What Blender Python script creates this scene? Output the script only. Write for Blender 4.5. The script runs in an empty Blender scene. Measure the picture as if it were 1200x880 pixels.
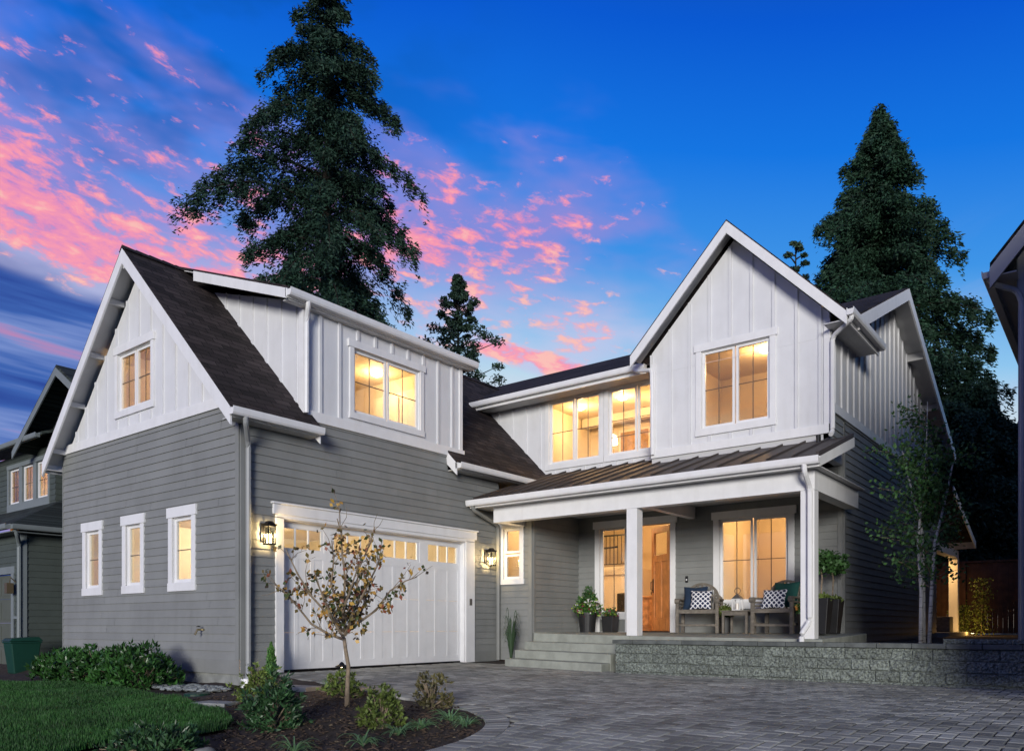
import bpy, bmesh, math, random
import numpy as np
from mathutils import Vector, Matrix, noise
random.seed(7); np.random.seed(7)
R = math.radians
sc = bpy.context.scene
COL = sc.collection
YAW = R(38)
FWv = Vector((-math.sin(YAW), math.cos(YAW), 0)); RTv = Vector((math.cos(YAW), math.sin(YAW), 0))

# ------------------------------------------------------------------ camera
cam = bpy.data.cameras.new('camera'); camo = bpy.data.objects.new('camera', cam); COL.objects.link(camo)
cam.sensor_width = 36; cam.lens = 920/1200*36; cam.shift_y = 293/1200
cam.clip_start = .05; cam.clip_end = 2000
camo.location = (0, 0, .74); camo.rotation_euler = (R(90), 0, YAW)
sc.camera = camo
sc.view_settings.view_transform = 'Standard'; sc.view_settings.look = 'None'
sc.view_settings.exposure = 0; sc.view_settings.gamma = 1
sc.cycles.max_bounces = 8; sc.cycles.diffuse_bounces = 3; sc.cycles.transparent_max_bounces = 12
sc.cycles.caustics_reflective = False; sc.cycles.caustics_refractive = False
sc.cycles.sample_clamp_indirect = 4

# ------------------------------------------------------------------ node helper
class NT:
    def __init__(s, nt): s.t = nt; s.n = nt.nodes; s.l = nt.links
    def new(s, typ, **kw):
        n = s.n.new(typ)
        for k, v in kw.items(): setattr(n, k, v)
        return n
    def put(s, sock, v):
        if isinstance(v, bpy.types.NodeSocket): s.l.new(v, sock)
        elif v is not None:
            if isinstance(v, (tuple, list)) and len(v) == 3 and sock.type == 'RGBA': v = (*v, 1)
            sock.default_value = v
    def m(s, op, a, b=None, c=None, clamp=False):
        n = s.new('ShaderNodeMath', operation=op, use_clamp=clamp)
        for i, v in enumerate((a, b, c)):
            if v is not None: s.put(n.inputs[i], v)
        return n.outputs[0]
    def vm(s, op, a, b=None, out=0):
        n = s.new('ShaderNodeVectorMath', operation=op)
        s.put(n.inputs[0], a)
        if b is not None: s.put(n.inputs[1], b)
        return n.outputs[out]
    def comb(s, x, y, z=0.):
        n = s.new('ShaderNodeCombineXYZ')
        for i, v in enumerate((x, y, z)): s.put(n.inputs[i], v)
        return n.outputs[0]
    def sep(s, v):
        n = s.new('ShaderNodeSeparateXYZ'); s.put(n.inputs[0], v); return n.outputs
    def noise(s, vec, scale, detail=4, rough=.55, dist=0.):
        n = s.new('ShaderNodeTexNoise'); s.put(n.inputs['Vector'], vec)
        n.inputs['Scale'].default_value = scale; n.inputs['Detail'].default_value = detail
        n.inputs['Roughness'].default_value = rough; n.inputs['Distortion'].default_value = dist
        return n.outputs[0]
    def ramp(s, fac, stops, interp='LINEAR'):
        n = s.new('ShaderNodeValToRGB'); s.put(n.inputs[0], fac); cr = n.color_ramp; cr.interpolation = interp
        while len(cr.elements) < len(stops): cr.elements.new(.5)
        for e, (p, c) in zip(cr.elements, stops):
            e.position = p; e.color = (*c, 1) if isinstance(c, tuple) else (c, c, c, 1)
        return n.outputs[0]
    def mix(s, fac, a, b, bt='MIX'):
        n = s.new('ShaderNodeMix', data_type='RGBA', blend_type=bt)
        s.put(n.inputs[0], fac); s.put(n.inputs[6], a); s.put(n.inputs[7], b); return n.outputs[2]
    def mr(s, v, a, b, c=0., d=1., smooth=True):
        n = s.new('ShaderNodeMapRange', interpolation_type='SMOOTHSTEP' if smooth else 'LINEAR')
        s.put(n.inputs[0], v)
        for i, x in zip((1, 2, 3, 4), (a, b, c, d)): n.inputs[i].default_value = x
        return n.outputs[0]
    def bump(s, h, strength=.3, dist=.01):
        n = s.new('ShaderNodeBump'); s.put(n.inputs['Height'], h)
        n.inputs['Strength'].default_value = strength; n.inputs['Distance'].default_value = dist
        return n.outputs[0]

# ------------------------------------------------------------------ world: dusk sky with pink clouds
w = bpy.data.worlds.new('World'); sc.world = w; w.use_nodes = True
T = NT(w.node_tree); T.n.clear()
out = T.new('ShaderNodeOutputWorld'); bg = T.new('ShaderNodeBackground'); T.l.new(bg.outputs[0], out.inputs[0])
d = T.new('ShaderNodeTexCoord').outputs['Generated']
z = T.sep(d)[2]
az = T.m('ARCTAN2', T.vm('DOT_PRODUCT', d, tuple(RTv), 1), T.vm('DOT_PRODUCT', d, tuple(FWv), 1))
el = T.m('ARCSINE', z)
ep = T.m('ADD', el, T.m('MULTIPLY', T.m('MAXIMUM', az, 0.), .14))
sky = T.ramp(T.m('DIVIDE', ep, 1.5), [(0, (.05, .05, .06)), (.02, (.42, .38, .36)), (.13, (.88, .74, .58)), (.19, (.66, .78, .82)),
      (.235, (.27, .56, .86)), (.30, (.05, .30, .80)), (.375, (.008, .18, .76)), (.45, (.003, .10, .64)), (.56, (.01, .05, .25)), (.75, (.10, .13, .14)), (1, (.11, .135, .135))])
def blob(c0, c1_, w0, w1, slope=0.):      # soft band in elevation, tilted with azimuth
    return T.mr(T.m('ABSOLUTE', T.m('SUBTRACT', T.m('ADD', el, T.m('MULTIPLY', az, slope)), c0)), w0, w1, 1, 0)
leftw = T.mr(az, -.10, -.42, 0, 1)
# streaky violet-grey stratus low on the left
st = T.noise(T.comb(T.m('MULTIPLY', az, 2.2), T.m('MULTIPLY', T.m('ADD', el, T.m('MULTIPLY', az, .12)), 24.)), 1., 4, .55, .3)
stc = T.ramp(st, [(.34, (.02, .05, .28)), (.46, (.05, .13, .44)), (.56, (.18, .27, .60)), (.64, (.50, .24, .46)), (.7, (.30, .36, .66))])
low = T.m('MULTIPLY', T.mr(T.m('ADD', el, T.m('MULTIPLY', az, .28)), .285, .245, 0, 1), T.mr(az, -.16, -.36, 0, 1))
sky = T.mix(low, sky, stc)
# darker blue patches, upper left
pt = T.noise(T.comb(T.m('MULTIPLY', az, 4.), T.m('MULTIPLY', el, 9.)), 1.3, 4)
sky = T.mix(T.m('MULTIPLY', T.mr(pt, .42, .62, 0, .65), T.m('MULTIPLY', T.mr(az, .1, -.35, 0, 1), T.mr(el, .38, .5, 0, 1))), sky, (.004, .10, .45))
# clouds
rot = T.m('ADD', el, T.m('MULTIPLY', az, .13))
c0 = T.noise(T.comb(T.m('MULTIPLY', az, 8.), T.m('MULTIPLY', rot, 20.), 8.4), 1., 3, .5, .15)
c1 = T.noise(T.comb(T.m('MULTIPLY', az, 30.), T.m('MULTIPLY', rot, 74.), 3.1), 1., 5, .6, .25)
ridge = T.m('MULTIPLY', blob(.305, 0, .012, .075, .20), T.mr(az, .0, -.25, .25, 1))              # dense pink ridge on the left
mott = T.m('MULTIPLY', T.mr(rot, .28, .36, 0, 1), T.mr(T.m('ADD', el, T.m('MULTIPLY', az, .10)), .66, .42, 0, 1))
mott = T.m('MULTIPLY', mott, T.mr(az, .36, .0, 0, 1))
lowc = T.m('MULTIPLY', blob(.334, 0, .004, .026, .27), T.m('MULTIPLY', T.mr(az, -.10, -.03, 0, 1), T.mr(az, .14, .07, 0, 1)))
reg = T.m('MAXIMUM', T.m('MAXIMUM', ridge, T.m('MULTIPLY', mott, .72)), T.m('MULTIPLY', lowc, 1.15))
den = T.m('ADD', T.m('ADD', T.m('MULTIPLY', c1, .95), T.m('MULTIPLY', c0, .45)), T.m('MULTIPLY', reg, .42))
dens = T.mr(den, .945, 1.13, 0, 1)
dens = T.m('MULTIPLY', dens, T.m('MULTIPLY', T.mr(az, .40, .24, .0, 1), T.mr(el, .70, .60, 0, 1)))
dens = T.m('MULTIPLY', dens, T.mr(reg, .04, .3, .3, 1))
veil = T.m('MULTIPLY', T.mr(T.m('ADD', T.m('MULTIPLY', c0, .7), T.m('MULTIPLY', reg, .5)), .42, .80, 0, .85), T.mr(reg, .0, .35, 0, 1))
vcol = T.mix(T.mr(el, .34, .46, 0, 1), (.55, .58, .82), (.30, .26, .68))
sky = T.mix(veil, sky, vcol)
pc = T.ramp(T.m('ADD', T.m('MULTIPLY', c1, .7), T.m('MULTIPLY', T.m('SUBTRACT', .55, el), .7)), [(.30, (.46, .20, .55)), (.40, (.80, .27, .50)), (.49, (1., .33, .42)), (.57, (1., .52, .45))])
sky = T.mix(T.m('MULTIPLY', dens, .92), sky, pc)
# faint wisps over the blue low on the right
wz = T.noise(T.comb(T.m('MULTIPLY', az, 4.), T.m('MULTIPLY', T.m('SUBTRACT', el, T.m('MULTIPLY', az, .15)), 16.), 5.), 1., 5, .6, .3)
sky = T.mix(T.m('MULTIPLY', T.mr(wz, .5, .75, 0, .45), T.m('MULTIPLY', T.mr(az, .2, .5, .0, 1), T.mr(el, .45, .25, 0, 1))), sky, (.42, .46, .72))
T.put(bg.inputs[0], sky); bg.inputs[1].default_value = 1.0

# ------------------------------------------------------------------ sun (low, soft, from beyond the drive)
sl = bpy.data.lights.new('sun', 'SUN'); sl.energy = 3.2; sl.angle = R(16); sl.color = (1, .965, .90)
so = bpy.data.objects.new('sun', sl); COL.objects.link(so)
SUN_AZ, SUN_EL = R(31), R(9)              # azimuth from -y towards +x
sd = Vector((math.sin(SUN_AZ)*math.cos(SUN_EL), -math.cos(SUN_AZ)*math.cos(SUN_EL), math.sin(SUN_EL)))
so.rotation_euler = sd.to_track_quat('Z', 'Y').to_euler()

# ================================================================== materials
MATS = {}
def mat(name, col, rough=.6, metal=0., var=.12, vscale=3., bump=0., bscale=60., spec=.4, rnd=0., fn=None, detail=4, coat=0.):
    if name in MATS: return MATS[name]
    m = bpy.data.materials.new(name); m.use_nodes = True; t = NT(m.node_tree)
    b = t.n['Principled BSDF']; co = t.new('ShaderNodeTexCoord').outputs['Object']
    c = tuple(col)
    nz = t.noise(co, vscale, detail, .6)
    colr = t.mix(t.mr(nz, .3, .7), tuple(x*(1-var) for x in c), tuple(min(1, x*(1+var)) for x in c))
    if rnd:
        g = t.new('ShaderNodeNewGeometry').outputs['Random Per Island']
        colr = t.mix(1., colr, t.ramp(g, [(0, 1-rnd), (1, 1+rnd)]), 'MULTIPLY')
    if fn: colr = fn(t, co, colr, b) or colr
    t.put(b.inputs['Base Color'], colr); b.inputs['Roughness'].default_value = rough
    b.inputs['Metallic'].default_value = metal; b.inputs['Specular IOR Level'].default_value = spec
    if coat: b.inputs['Coat Weight'].default_value = coat
    if bump and not b.inputs['Normal'].is_linked:
        t.put(b.inputs['Normal'], t.bump(t.noise(co, bscale, 4, .6), bump, .006))
    MATS[name] = m; return m
def weather(t, co, c, b):
    s = t.sep(co); v = t.noise(t.comb(t.m('MULTIPLY', t.m('ADD', s[0], s[1]), 3.), t.m('MULTIPLY', s[2], .5)), 2., 5, .6)
    return t.mix(t.mr(v, .45, .8, 0, .25), c, t.mix(1., c, (.72, .70, .66), 'MULTIPLY'))
def stain(t, co, c, b):
    n = t.noise(co, .55, 5, .65); m = t.noise(co, 34., 3, .6)
    c = t.mix(t.mr(n, .42, .72, 0, .5), c, t.mix(1., c, (.55, .57, .58), 'MULTIPLY'))
    return t.mix(t.mr(m, .5, .8, 0, .4), c, t.mix(1., c, (.6, .6, .6), 'MULTIPLY'))
def rough_var(t, co, c, b):
    b.inputs['Roughness'].default_value = .5
    return weather(t, co, c, b)
SIDING = mat('lap_siding_grey', (.215, .222, .215), .62, var=.07, vscale=1.5, bump=.25, bscale=40, fn=weather, rnd=.05)
BNB = mat('white_board_paint', (.66, .665, .68), .55, var=.03, vscale=2, bump=.1, bscale=50, fn=weather)
WHITE = mat('white_trim_paint', (.74, .74, .745), .45, var=.03, vscale=4, bump=.06, bscale=70, fn=weather)
VINYL = mat('white_vinyl', (.76, .76, .76), .35, var=.01)
SOFFIT = mat('soffit_paint', (.52, .52, .52), .6, var=.04)
DARK = mat('dark_metal', (.02, .02, .022), .4, .6, var=.1)
MUNT = mat('muntin_backlit_dark', (.10, .09, .08), .5, var=.05)  # backlit silhouette put into the bar colour; the keypad shares it
CONC = mat('concrete', (.27, .285, .25), .85, var=.14, vscale=4, bump=.4, bscale=50, fn=weather)
FOUND = mat('foundation_concrete', (.22, .23, .22), .9, var=.2, vscale=5, bump=.5, bscale=30)
MULCH = mat('mulch', (.034, .024, .018), .95, var=.5, vscale=14, bump=1., bscale=45)
SOIL = mat('soil', (.03, .035, .018), .95, var=.4, vscale=3, bump=.8, bscale=20)
LAWN = mat('lawn_turf', (.009, .026, .007), .95, var=.35, vscale=5, bump=1., bscale=60)
BLADE = mat('grass_blade', (.024, .088, .015), .6, var=.3, vscale=2.5, rnd=.35)
PAVER = mat('paver_stone', (.27, .27, .245), .8, var=.25, vscale=1.3, bump=.6, bscale=70, rnd=.36, fn=stain)
SAND = mat('joint_sand', (.045, .043, .038), .95, var=.2)
DOORW = mat('stained_fir_door', (.50, .20, .06), .4, var=.2, vscale=5, fn=lambda t, co, c, b: t.mix(t.mr(t.noise(t.vm('MULTIPLY', co, (30., 30., 1.5)), 1., 5), .35, .7, 0, .5), c, (.30, .10, .025)))
INT = mat('interior_paint', (.72, .62, .48), .7, var=.03)
INTW = mat('interior_white', (.78, .72, .62), .5, var=.02)
INTF = mat('interior_floor', (.35, .2, .1), .45, var=.2, vscale=6)
CABW = mat('console_wood', (.42, .22, .10), .5, var=.3, vscale=9)
TEAK = mat('weathered_teak', (.16, .14, .115), .8, var=.25, vscale=12, bump=.3, bscale=60, fn=lambda t, co, c, b: t.mix(t.mr(t.noise(t.vm('MULTIPLY', co, (6., 40., 40.)), 1., 4), .4, .7, 0, .5), c, (.08, .07, .055)))
NAVY = mat('navy_fabric', (.012, .028, .06), .9, var=.15, bump=.2, bscale=300)
TEALF = mat('dark_green_fabric', (.008, .06, .05), .9, var=.15, bump=.2, bscale=300)
POT = mat('black_planter', (.018, .018, .019), .45, var=.2)
BARK = mat('conifer_bark', (.020, .016, .012), .95, var=.4, vscale=8, bump=.8, bscale=20)
BARKP = mat('young_bark', (.22, .17, .115), .85, var=.3, vscale=20, bump=.3, bscale=60)
BIRCH = mat('birch_bark', (.58, .57, .52), .75, var=.15, vscale=10, fn=lambda t, co, c, b: t.mix(t.mr(t.noise(t.vm('MULTIPLY', co, (6., 6., 45.)), 1., 3), .58, .66, 0, .85), c, (.06, .05, .04)))
def leafmat(name, c, rnd=.35, rough=.55, var=.3):
    return mat(name, c, rough, var=var, vscale=1.2, rnd=rnd, spec=.35)
FIR = leafmat('fir_needles', (.016, .045, .028), .35, .7)
CEDAR = leafmat('cedar_needles', (.016, .048, .025), .35, .7)
PINE = leafmat('pine_needles', (.025, .055, .030), .3, .7)
LAUREL = leafmat('laurel_leaf', (.028, .085, .018), .4, .35)
BOX = leafmat('boxwood_leaf', (.10, .14, .03), .4)
RHODO = leafmat('rhododendron_leaf', (.03, .075, .028), .4, .4)
BIRL = leafmat('birch_leaf', (.045, .115, .030), .4)
JUN = leafmat('juniper_leaf', (.06, .15, .03), .4)
LILY = leafmat('daylily_blade', (.10, .19, .085), .3, .5)
STONE = mat('flagstone', (.26, .27, .26), .85, var=.15, vscale=8, bump=.4, bscale=30)
BOULD = mat('boulder', (.17, .17, .16), .9, var=.25, vscale=8, bump=.7, bscale=15)
PEBB = mat('river_pebble', (.22, .24, .235), .7, var=.2, rnd=.35)
FENCEW = mat('cedar_fence', (.09, .045, .022), .85, var=.25, vscale=5, rnd=.2)
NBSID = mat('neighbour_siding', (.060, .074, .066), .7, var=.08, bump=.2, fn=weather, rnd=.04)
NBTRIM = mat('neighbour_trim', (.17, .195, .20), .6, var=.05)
NBGAR = mat('neighbour_garage_door_paint', (.085, .095, .075), .6, var=.05)
NRSID = mat('right_house_siding', (.19, .21, .22), .65, var=.06, rnd=.04)
NRTRIM = mat('right_house_trim', (.36, .37, .40), .55, var=.04)
BIN = mat('green_bin_plastic', (.008, .045, .03), .45, var=.1)
METROOF = mat('standing_seam_metal', (.050, .040, .037), .6, .0, var=.12, vscale=2)
PATT = None
def autumn(t, co, c, b):
    g = t.new('ShaderNodeNewGeometry').outputs['Random Per Island']
    return t.ramp(g, [(0, (.05, .07, .02)), (.25, (.13, .10, .03)), (.45, (.36, .20, .045)), (.62, (.22, .07, .035)), (.72, (.05, .035, .02)), (.84, (.50, .30, .06)), (1, (.08, .10, .03))], 'CONSTANT')
PEARL = mat('autumn_leaf', (.2, .1, .03), .5, fn=autumn)
def flowerc(t, co, c, b):
    g = t.new('ShaderNodeNewGeometry').outputs['Random Per Island']
    return t.ramp(g, [(0, (.04, .12, .02)), (.45, (.20, .30, .04)), (.6, (.03, .08, .02)), (.8, (.16, .02, .04)), (.93, (.75, .72, .72))], 'CONSTANT')
FLOW = mat('mixed_planting', (.2, .1, .03), .5, fn=flowerc)
def shingle(name, run, zs, col):
    def f(t, co, c, b):
        s = t.sep(co); v = t.comb(s[run], t.m('MULTIPLY', s[2], zs))
        br = t.new('ShaderNodeTexBrick'); t.put(br.inputs['Vector'], v); br.offset = .37; br.offset_frequency = 2
        br.inputs['Scale'].default_value = 1; br.inputs['Brick Width'].default_value = .30; br.inputs['Row Height'].default_value = .14
        br.inputs['Mortar Size'].default_value = .007; br.inputs['Mortar Smooth'].default_value = .1; br.inputs['Bias'].default_value = 0
        t.put(br.inputs['Color1'], tuple(x*.55 for x in col)); t.put(br.inputs['Color2'], tuple(x*1.55 for x in col)); t.put(br.inputs['Mortar'], (.006, .006, .006))
        fr = t.m('FRACT', t.m('DIVIDE', t.m('MULTIPLY', s[2], zs), .14))
        h = t.m('ADD', t.m('MULTIPLY', br.outputs['Fac'], -.8), t.m('SUBTRACT', 1., fr))
        t.put(b.inputs['Normal'], t.bump(h, .9, .02))
        n = t.noise(v, 1.2, 5, .7)
        return t.mix(1., br.outputs['Color'], t.ramp(n, [(.3, .6), (.7, 1.35)]), 'MULTIPLY')
    return mat(name, col, .9, fn=f, spec=.2)
SHX = shingle('shingle_side_slope', 1, 1.414, (.034, .026, .026))
SHY = shingle('shingle_front_slope', 0, 2.45, (.031, .025, .026))
SHN = shingle('neighbour_shingle', 0, 1.8, (.035, .045, .04))
def glassmat():
    m = bpy.data.materials.new('window_glass'); m.use_nodes = True; t = NT(m.node_tree); t.n.clear()
    o = t.new('ShaderNodeOutputMaterial'); tr = t.new('ShaderNodeBsdfTransparent'); gl = t.new('ShaderNodeBsdfGlossy')
    gl.inputs['Roughness'].default_value = .01; tr.inputs[0].default_value = (.93, .95, .93, 1)
    fr = t.new('ShaderNodeFresnel'); bf = t.new('ShaderNodeNewGeometry').outputs['Backfacing']; t.put(fr.inputs[0], t.m('SUBTRACT', 1.5, t.m('MULTIPLY', bf, 1.5-1/1.5)))
    mx = t.new('ShaderNodeMixShader'); t.put(mx.inputs[0], t.m('ADD', t.m('MULTIPLY', fr.outputs[0], 1.2), .01, clamp=True))
    t.l.new(tr.outputs[0], mx.inputs[1]); t.l.new(gl.outputs[0], mx.inputs[2]); t.l.new(mx.outputs[0], o.inputs[0]); return m
GLASS = glassmat()
def emis(name, col, s):
    m = bpy.data.materials.new(name); m.use_nodes = True; b = m.node_tree.nodes['Principled BSDF']
    b.inputs['Base Color'].default_value = (.8, .7, .5, 1)
    b.inputs['Emission Color'].default_value = (*col, 1); b.inputs['Emission Strength'].default_value = s; return m
BULB = emis('glowing_bulb', (1, .72, .38), 14)
CEILL = emis('ceiling_light_lens', (1, .80, .5), 5)
def patmat():
    def f(t, co, c, b):
        s = t.sep(co); k = 34.
        u = t.m('MULTIPLY', t.m('ADD', s[0], s[2]), k); v = t.m('MULTIPLY', t.m('SUBTRACT', s[0], s[2]), k)
        q = t.m('MULTIPLY', t.m('SINE', u), t.m('SINE', v))
        return t.mix(t.mr(t.m('ABSOLUTE', q), .3, .4), (.70, .70, .72), (.012, .02, .06))
    return mat('trellis_pattern_fabric', (.7, .7, .7), .9, fn=f)
PATT = patmat()

# ================================================================== mesh helpers
EACH = {'fascia', 'corner_board', 'soffit', 'foundation', 'band_board', 'lookout', 'porch_beam', 'picture_frame_x'}
class MB:
    def __init__(s): s.v = []; s.f = []; s.mk = []
    def add(s, vs, fs):
        s.mk.append((len(s.v), len(s.f))); n = len(s.v); s.v += [tuple(v) for v in vs]; s.f += [tuple(i+n for i in f) for f in fs]; return s
    def hexa(s, p):   # 8 points: bottom 4, top 4
        return s.add(p, [(0, 3, 2, 1), (4, 5, 6, 7), (0, 1, 5, 4), (1, 2, 6, 5), (2, 3, 7, 6), (3, 0, 4, 7)])
    def box(s, x0, x1, y0, y1, z0, z1):
        return s.hexa([(x0, y0, z0), (x1, y0, z0), (x1, y1, z0), (x0, y1, z0), (x0, y0, z1), (x1, y0, z1), (x1, y1, z1), (x0, y1, z1)])
    def fb(s, F, u0, u1, z0, z1, o0, o1):     # box in a wall frame
        return s.hexa([F(u0, z0, o0), F(u1, z0, o0), F(u1, z0, o1), F(u0, z0, o1), F(u0, z1, o0), F(u1, z1, o0), F(u1, z1, o1), F(u0, z1, o1)])
    def quad(s, *p): return s.add(p, [tuple(range(len(p)))])
    def fpoly(s, F, pts, o0, o1):             # extruded polygon in a wall frame (pts = (u,z))
        n = len(pts); a = [F(u, z, o0) for u, z in pts]; b = [F(u, z, o1) for u, z in pts]
        fs = [tuple(range(n)), tuple(range(2*n-1, n-1, -1))] + [(i, (i+1) % n, n+(i+1) % n, n+i) for i in range(n)]
        return s.add(a+b, fs)
    def slab(s, pts, th):
        n = len(pts); a = [Vector(p) for p in pts]; b = [p - Vector((0, 0, th)) for p in a]
        return s.add(a+b, [tuple(range(n)), tuple(range(2*n-1, n-1, -1))] + [(i, (i+1) % n, n+(i+1) % n, n+i) for i in range(n)])
    def beam(s, p0, p1, w, h, up=(0, 0, 1)):
        p0 = Vector(p0); p1 = Vector(p1); dd = (p1-p0).normalized(); sd_ = dd.cross(Vector(up))
        if sd_.length < 1e-4: sd_ = Vector((1, 0, 0))
        sd_.normalize(); uu = sd_.cross(dd)
        q = [(-w/2, -h/2), (w/2, -h/2), (w/2, h/2), (-w/2, h/2)]
        return s.hexa([p0+sd_*a+uu*b for a, b in q]+[p1+sd_*a+uu*b for a, b in q])
    def tube(s, pts, rad, n=8, cap=True):
        pts = [Vector(p) for p in pts]; rad = rad if isinstance(rad, (list, tuple)) else [rad]*len(pts)
        base = len(s.v); up = Vector((.13, .31, .94))
        for i, p in enumerate(pts):
            t = (pts[min(i+1, len(pts)-1)]-pts[max(i-1, 0)])
            t = t.normalized() if t.length > 1e-6 else Vector((0, 0, 1))
            a = t.cross(up)
            if a.length < .05: a = t.cross(Vector((1, 0, 0)))
            a.normalize(); b = t.cross(a)
            for k in range(n):
                an = 2*math.pi*k/n; s.v.append(tuple(p+(a*math.cos(an)+b*math.sin(an))*rad[i]))
        for i in range(len(pts)-1):
            for k in range(n):
                s.f.append((base+i*n+k, base+i*n+(k+1) % n, base+(i+1)*n+(k+1) % n, base+(i+1)*n+k))
        if cap: s.f.append(tuple(base+k for k in range(n))); s.f.append(tuple(base+(len(pts)-1)*n+k for k in range(n)))
        return s
    def lathe(s, c, prof, n=20):
        base = len(s.v)
        for r, z_ in prof:
            for k in range(n):
                an = 2*math.pi*k/n; s.v.append((c[0]+r*math.cos(an), c[1]+r*math.sin(an), c[2]+z_))
        for i in range(len(prof)-1):
            for k in range(n): s.f.append((base+i*n+k, base+i*n+(k+1) % n, base+(i+1)*n+(k+1) % n, base+(i+1)*n+k))
        s.f.append(tuple(base+k for k in range(n))); s.f.append(tuple(base+(len(prof)-1)*n+k for k in range(n)))
        return s
    def build(s, name, m, parent=None, smooth=False, bevel=0., label=None, recalc=True, each=False):
        if each or name in EACH:      # one object per board
            ends = s.mk[1:]+[(len(s.v), len(s.f))]; o = None
            for (a, b), (c, d_) in zip(s.mk, ends):
                q = MB(); q.v = s.v[a:c]; q.f = [tuple(i-a for i in f) for f in s.f[b:d_]]; q.mk = [(0, 0)]
                EACH_SAVE = set(EACH); EACH.discard(name); o = q.build(name, m, parent, smooth, bevel, label, recalc); EACH.clear(); EACH.update(EACH_SAVE)
            return o
        me = bpy.data.meshes.new(name); me.from_pydata(s.v, [], s.f); me.materials.append(m)
        if recalc:
            bm = bmesh.new(); bm.from_mesh(me); bmesh.ops.recalc_face_normals(bm, faces=bm.faces); bm.to_mesh(me); bm.free()
        if smooth: me.polygons.foreach_set('use_smooth', [True]*len(me.polygons))
        o = bpy.data.objects.new(name, me); COL.objects.link(o)
        if parent:
            o.parent = parent; bpy.context.view_layer.update() if False else None
            o.matrix_parent_inverse = world_of(parent).inverted()
        if bevel:
            b = o.modifiers.new('bevel', 'BEVEL'); b.width = bevel; b.segments = 2; b.limit_method = 'ANGLE'
        if label: o['label'] = label
        return o
WM = {}
def world_of(o):
    m = Matrix.LocRotScale(o.location, o.rotation_euler, o.scale)
    if o.parent: return world_of(o.parent) @ o.matrix_parent_inverse @ m
    return m
def fast(name, verts, k, m, parent=None):
    """many disjoint k-gons"""
    verts = np.asarray(verts, dtype=np.float32).reshape(-1, 3); nf = len(verts)//k
    me = bpy.data.meshes.new(name); me.vertices.add(len(verts)); me.vertices.foreach_set('co', verts.ravel())
    me.loops.add(len(verts)); me.loops.foreach_set('vertex_index', np.arange(len(verts), dtype=np.int32))
    me.polygons.add(nf); me.polygons.foreach_set('loop_start', np.arange(0, nf*k, k, dtype=np.int32))
    me.update(calc_edges=True); me.materials.append(m)
    o = bpy.data.objects.new(name, me); COL.objects.link(o)
    if parent: o.parent = parent; o.matrix_parent_inverse = world_of(parent).inverted()
    return o
def thing(name, label, cat, loc=(0, 0, 0), rz=0., group=None):
    o = bpy.data.objects.new(name, None); COL.objects.link(o); o.location = loc; o.rotation_euler = (0, 0, rz)
    o.empty_display_size = .1; return tag(o, label, cat, group)
def tag(o, label, cat, group=None):
    o['label'] = label; o['category'] = cat
    if group: o['group'] = group
    return o
def struct(o): o['kind'] = 'structure'; return o
def lamp(name, loc, energy, col, size=.3, parent=None, typ='AREA', rot=(0, 0, 0), sx=None):
    l = bpy.data.lights.new(name, typ); l.energy = energy; l.color = col
    if typ == 'AREA':
        l.shape = 'RECTANGLE'; l.size = sx or size; l.size_y = size
    else: l.shadow_soft_size = size
    o = bpy.data.objects.new(name, l); COL.objects.link(o); o.location = loc; o.rotation_euler = rot
    if parent: o.parent = parent; o.matrix_parent_inverse = world_of(parent).inverted()
    return o
def FF(c): return lambda u, z, o=0.: (u, c-o, z)       # faces -y
def FR(c): return lambda u, z, o=0.: (c+o, u, z)       # faces +x
def FL(c): return lambda u, z, o=0.: (c-o, u, z)       # faces -x
def spans(u0, u1, z, holes):
    segs = [(u0, u1)]
    for a, b, c, d_ in holes:
        if c < z < d_:
            segs = [s for x0, x1 in segs for s in ((x0, min(x1, a)), (max(x0, b), x1)) if s[1]-s[0] > .005]
    return segs
def lap(F, u0, u1, z0, z1, holes, name, m, parent, exp=.132, th=.016, top=None):
    """clapboard wall: every course a slanted board with an overhanging lip; top(u) optional roof line"""
    mb = MB(); zz = z0
    while zz < z1-.005:
        ze = min(zz+exp, z1)
        cuts = sorted({zz, ze} | {h[k] for h in holes for k in (2, 3) if zz < h[k] < ze})
        for a, b in zip(cuts, cuts[1:]):
            oa = th*(1-(a-zz)/exp); ob = th*(1-(b-zz)/exp)
            for s0, s1 in spans(u0, u1, (a+b)/2, holes):
                # butt joints at random
                js = [s0]; x = s0+random.uniform(1.2, 3.6)
                while x < s1-.4: js.append(x); x += random.uniform(2.4, 3.7)
                js.append(s1)
                for q0, q1 in zip(js, js[1:]):
                    e = .003
                    mb.quad(F(q0+e, a, oa), F(q1-e, a, oa), F(q1-e, b, ob), F(q0+e, b, ob))
                    mb.quad(F(q0+e, a, oa), F(q1-e, a, oa), F(q1-e, a, -.004), F(q0+e, a, -.004))
        zz = ze
    for s in ({h[2] for h in holes} | {h[3] for h in holes} | {z0, z1}): pass
    zs = sorted({z0, z1} | {h[2] for h in holes} | {h[3] for h in holes})
    for a, b in zip(zs, zs[1:]):
        for s0, s1 in spans(u0, u1, (a+b)/2, holes): mb.fb(F, s0, s1, a, b, -.10, -.005)
    return mb.build(name, m, parent, recalc=False)
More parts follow.
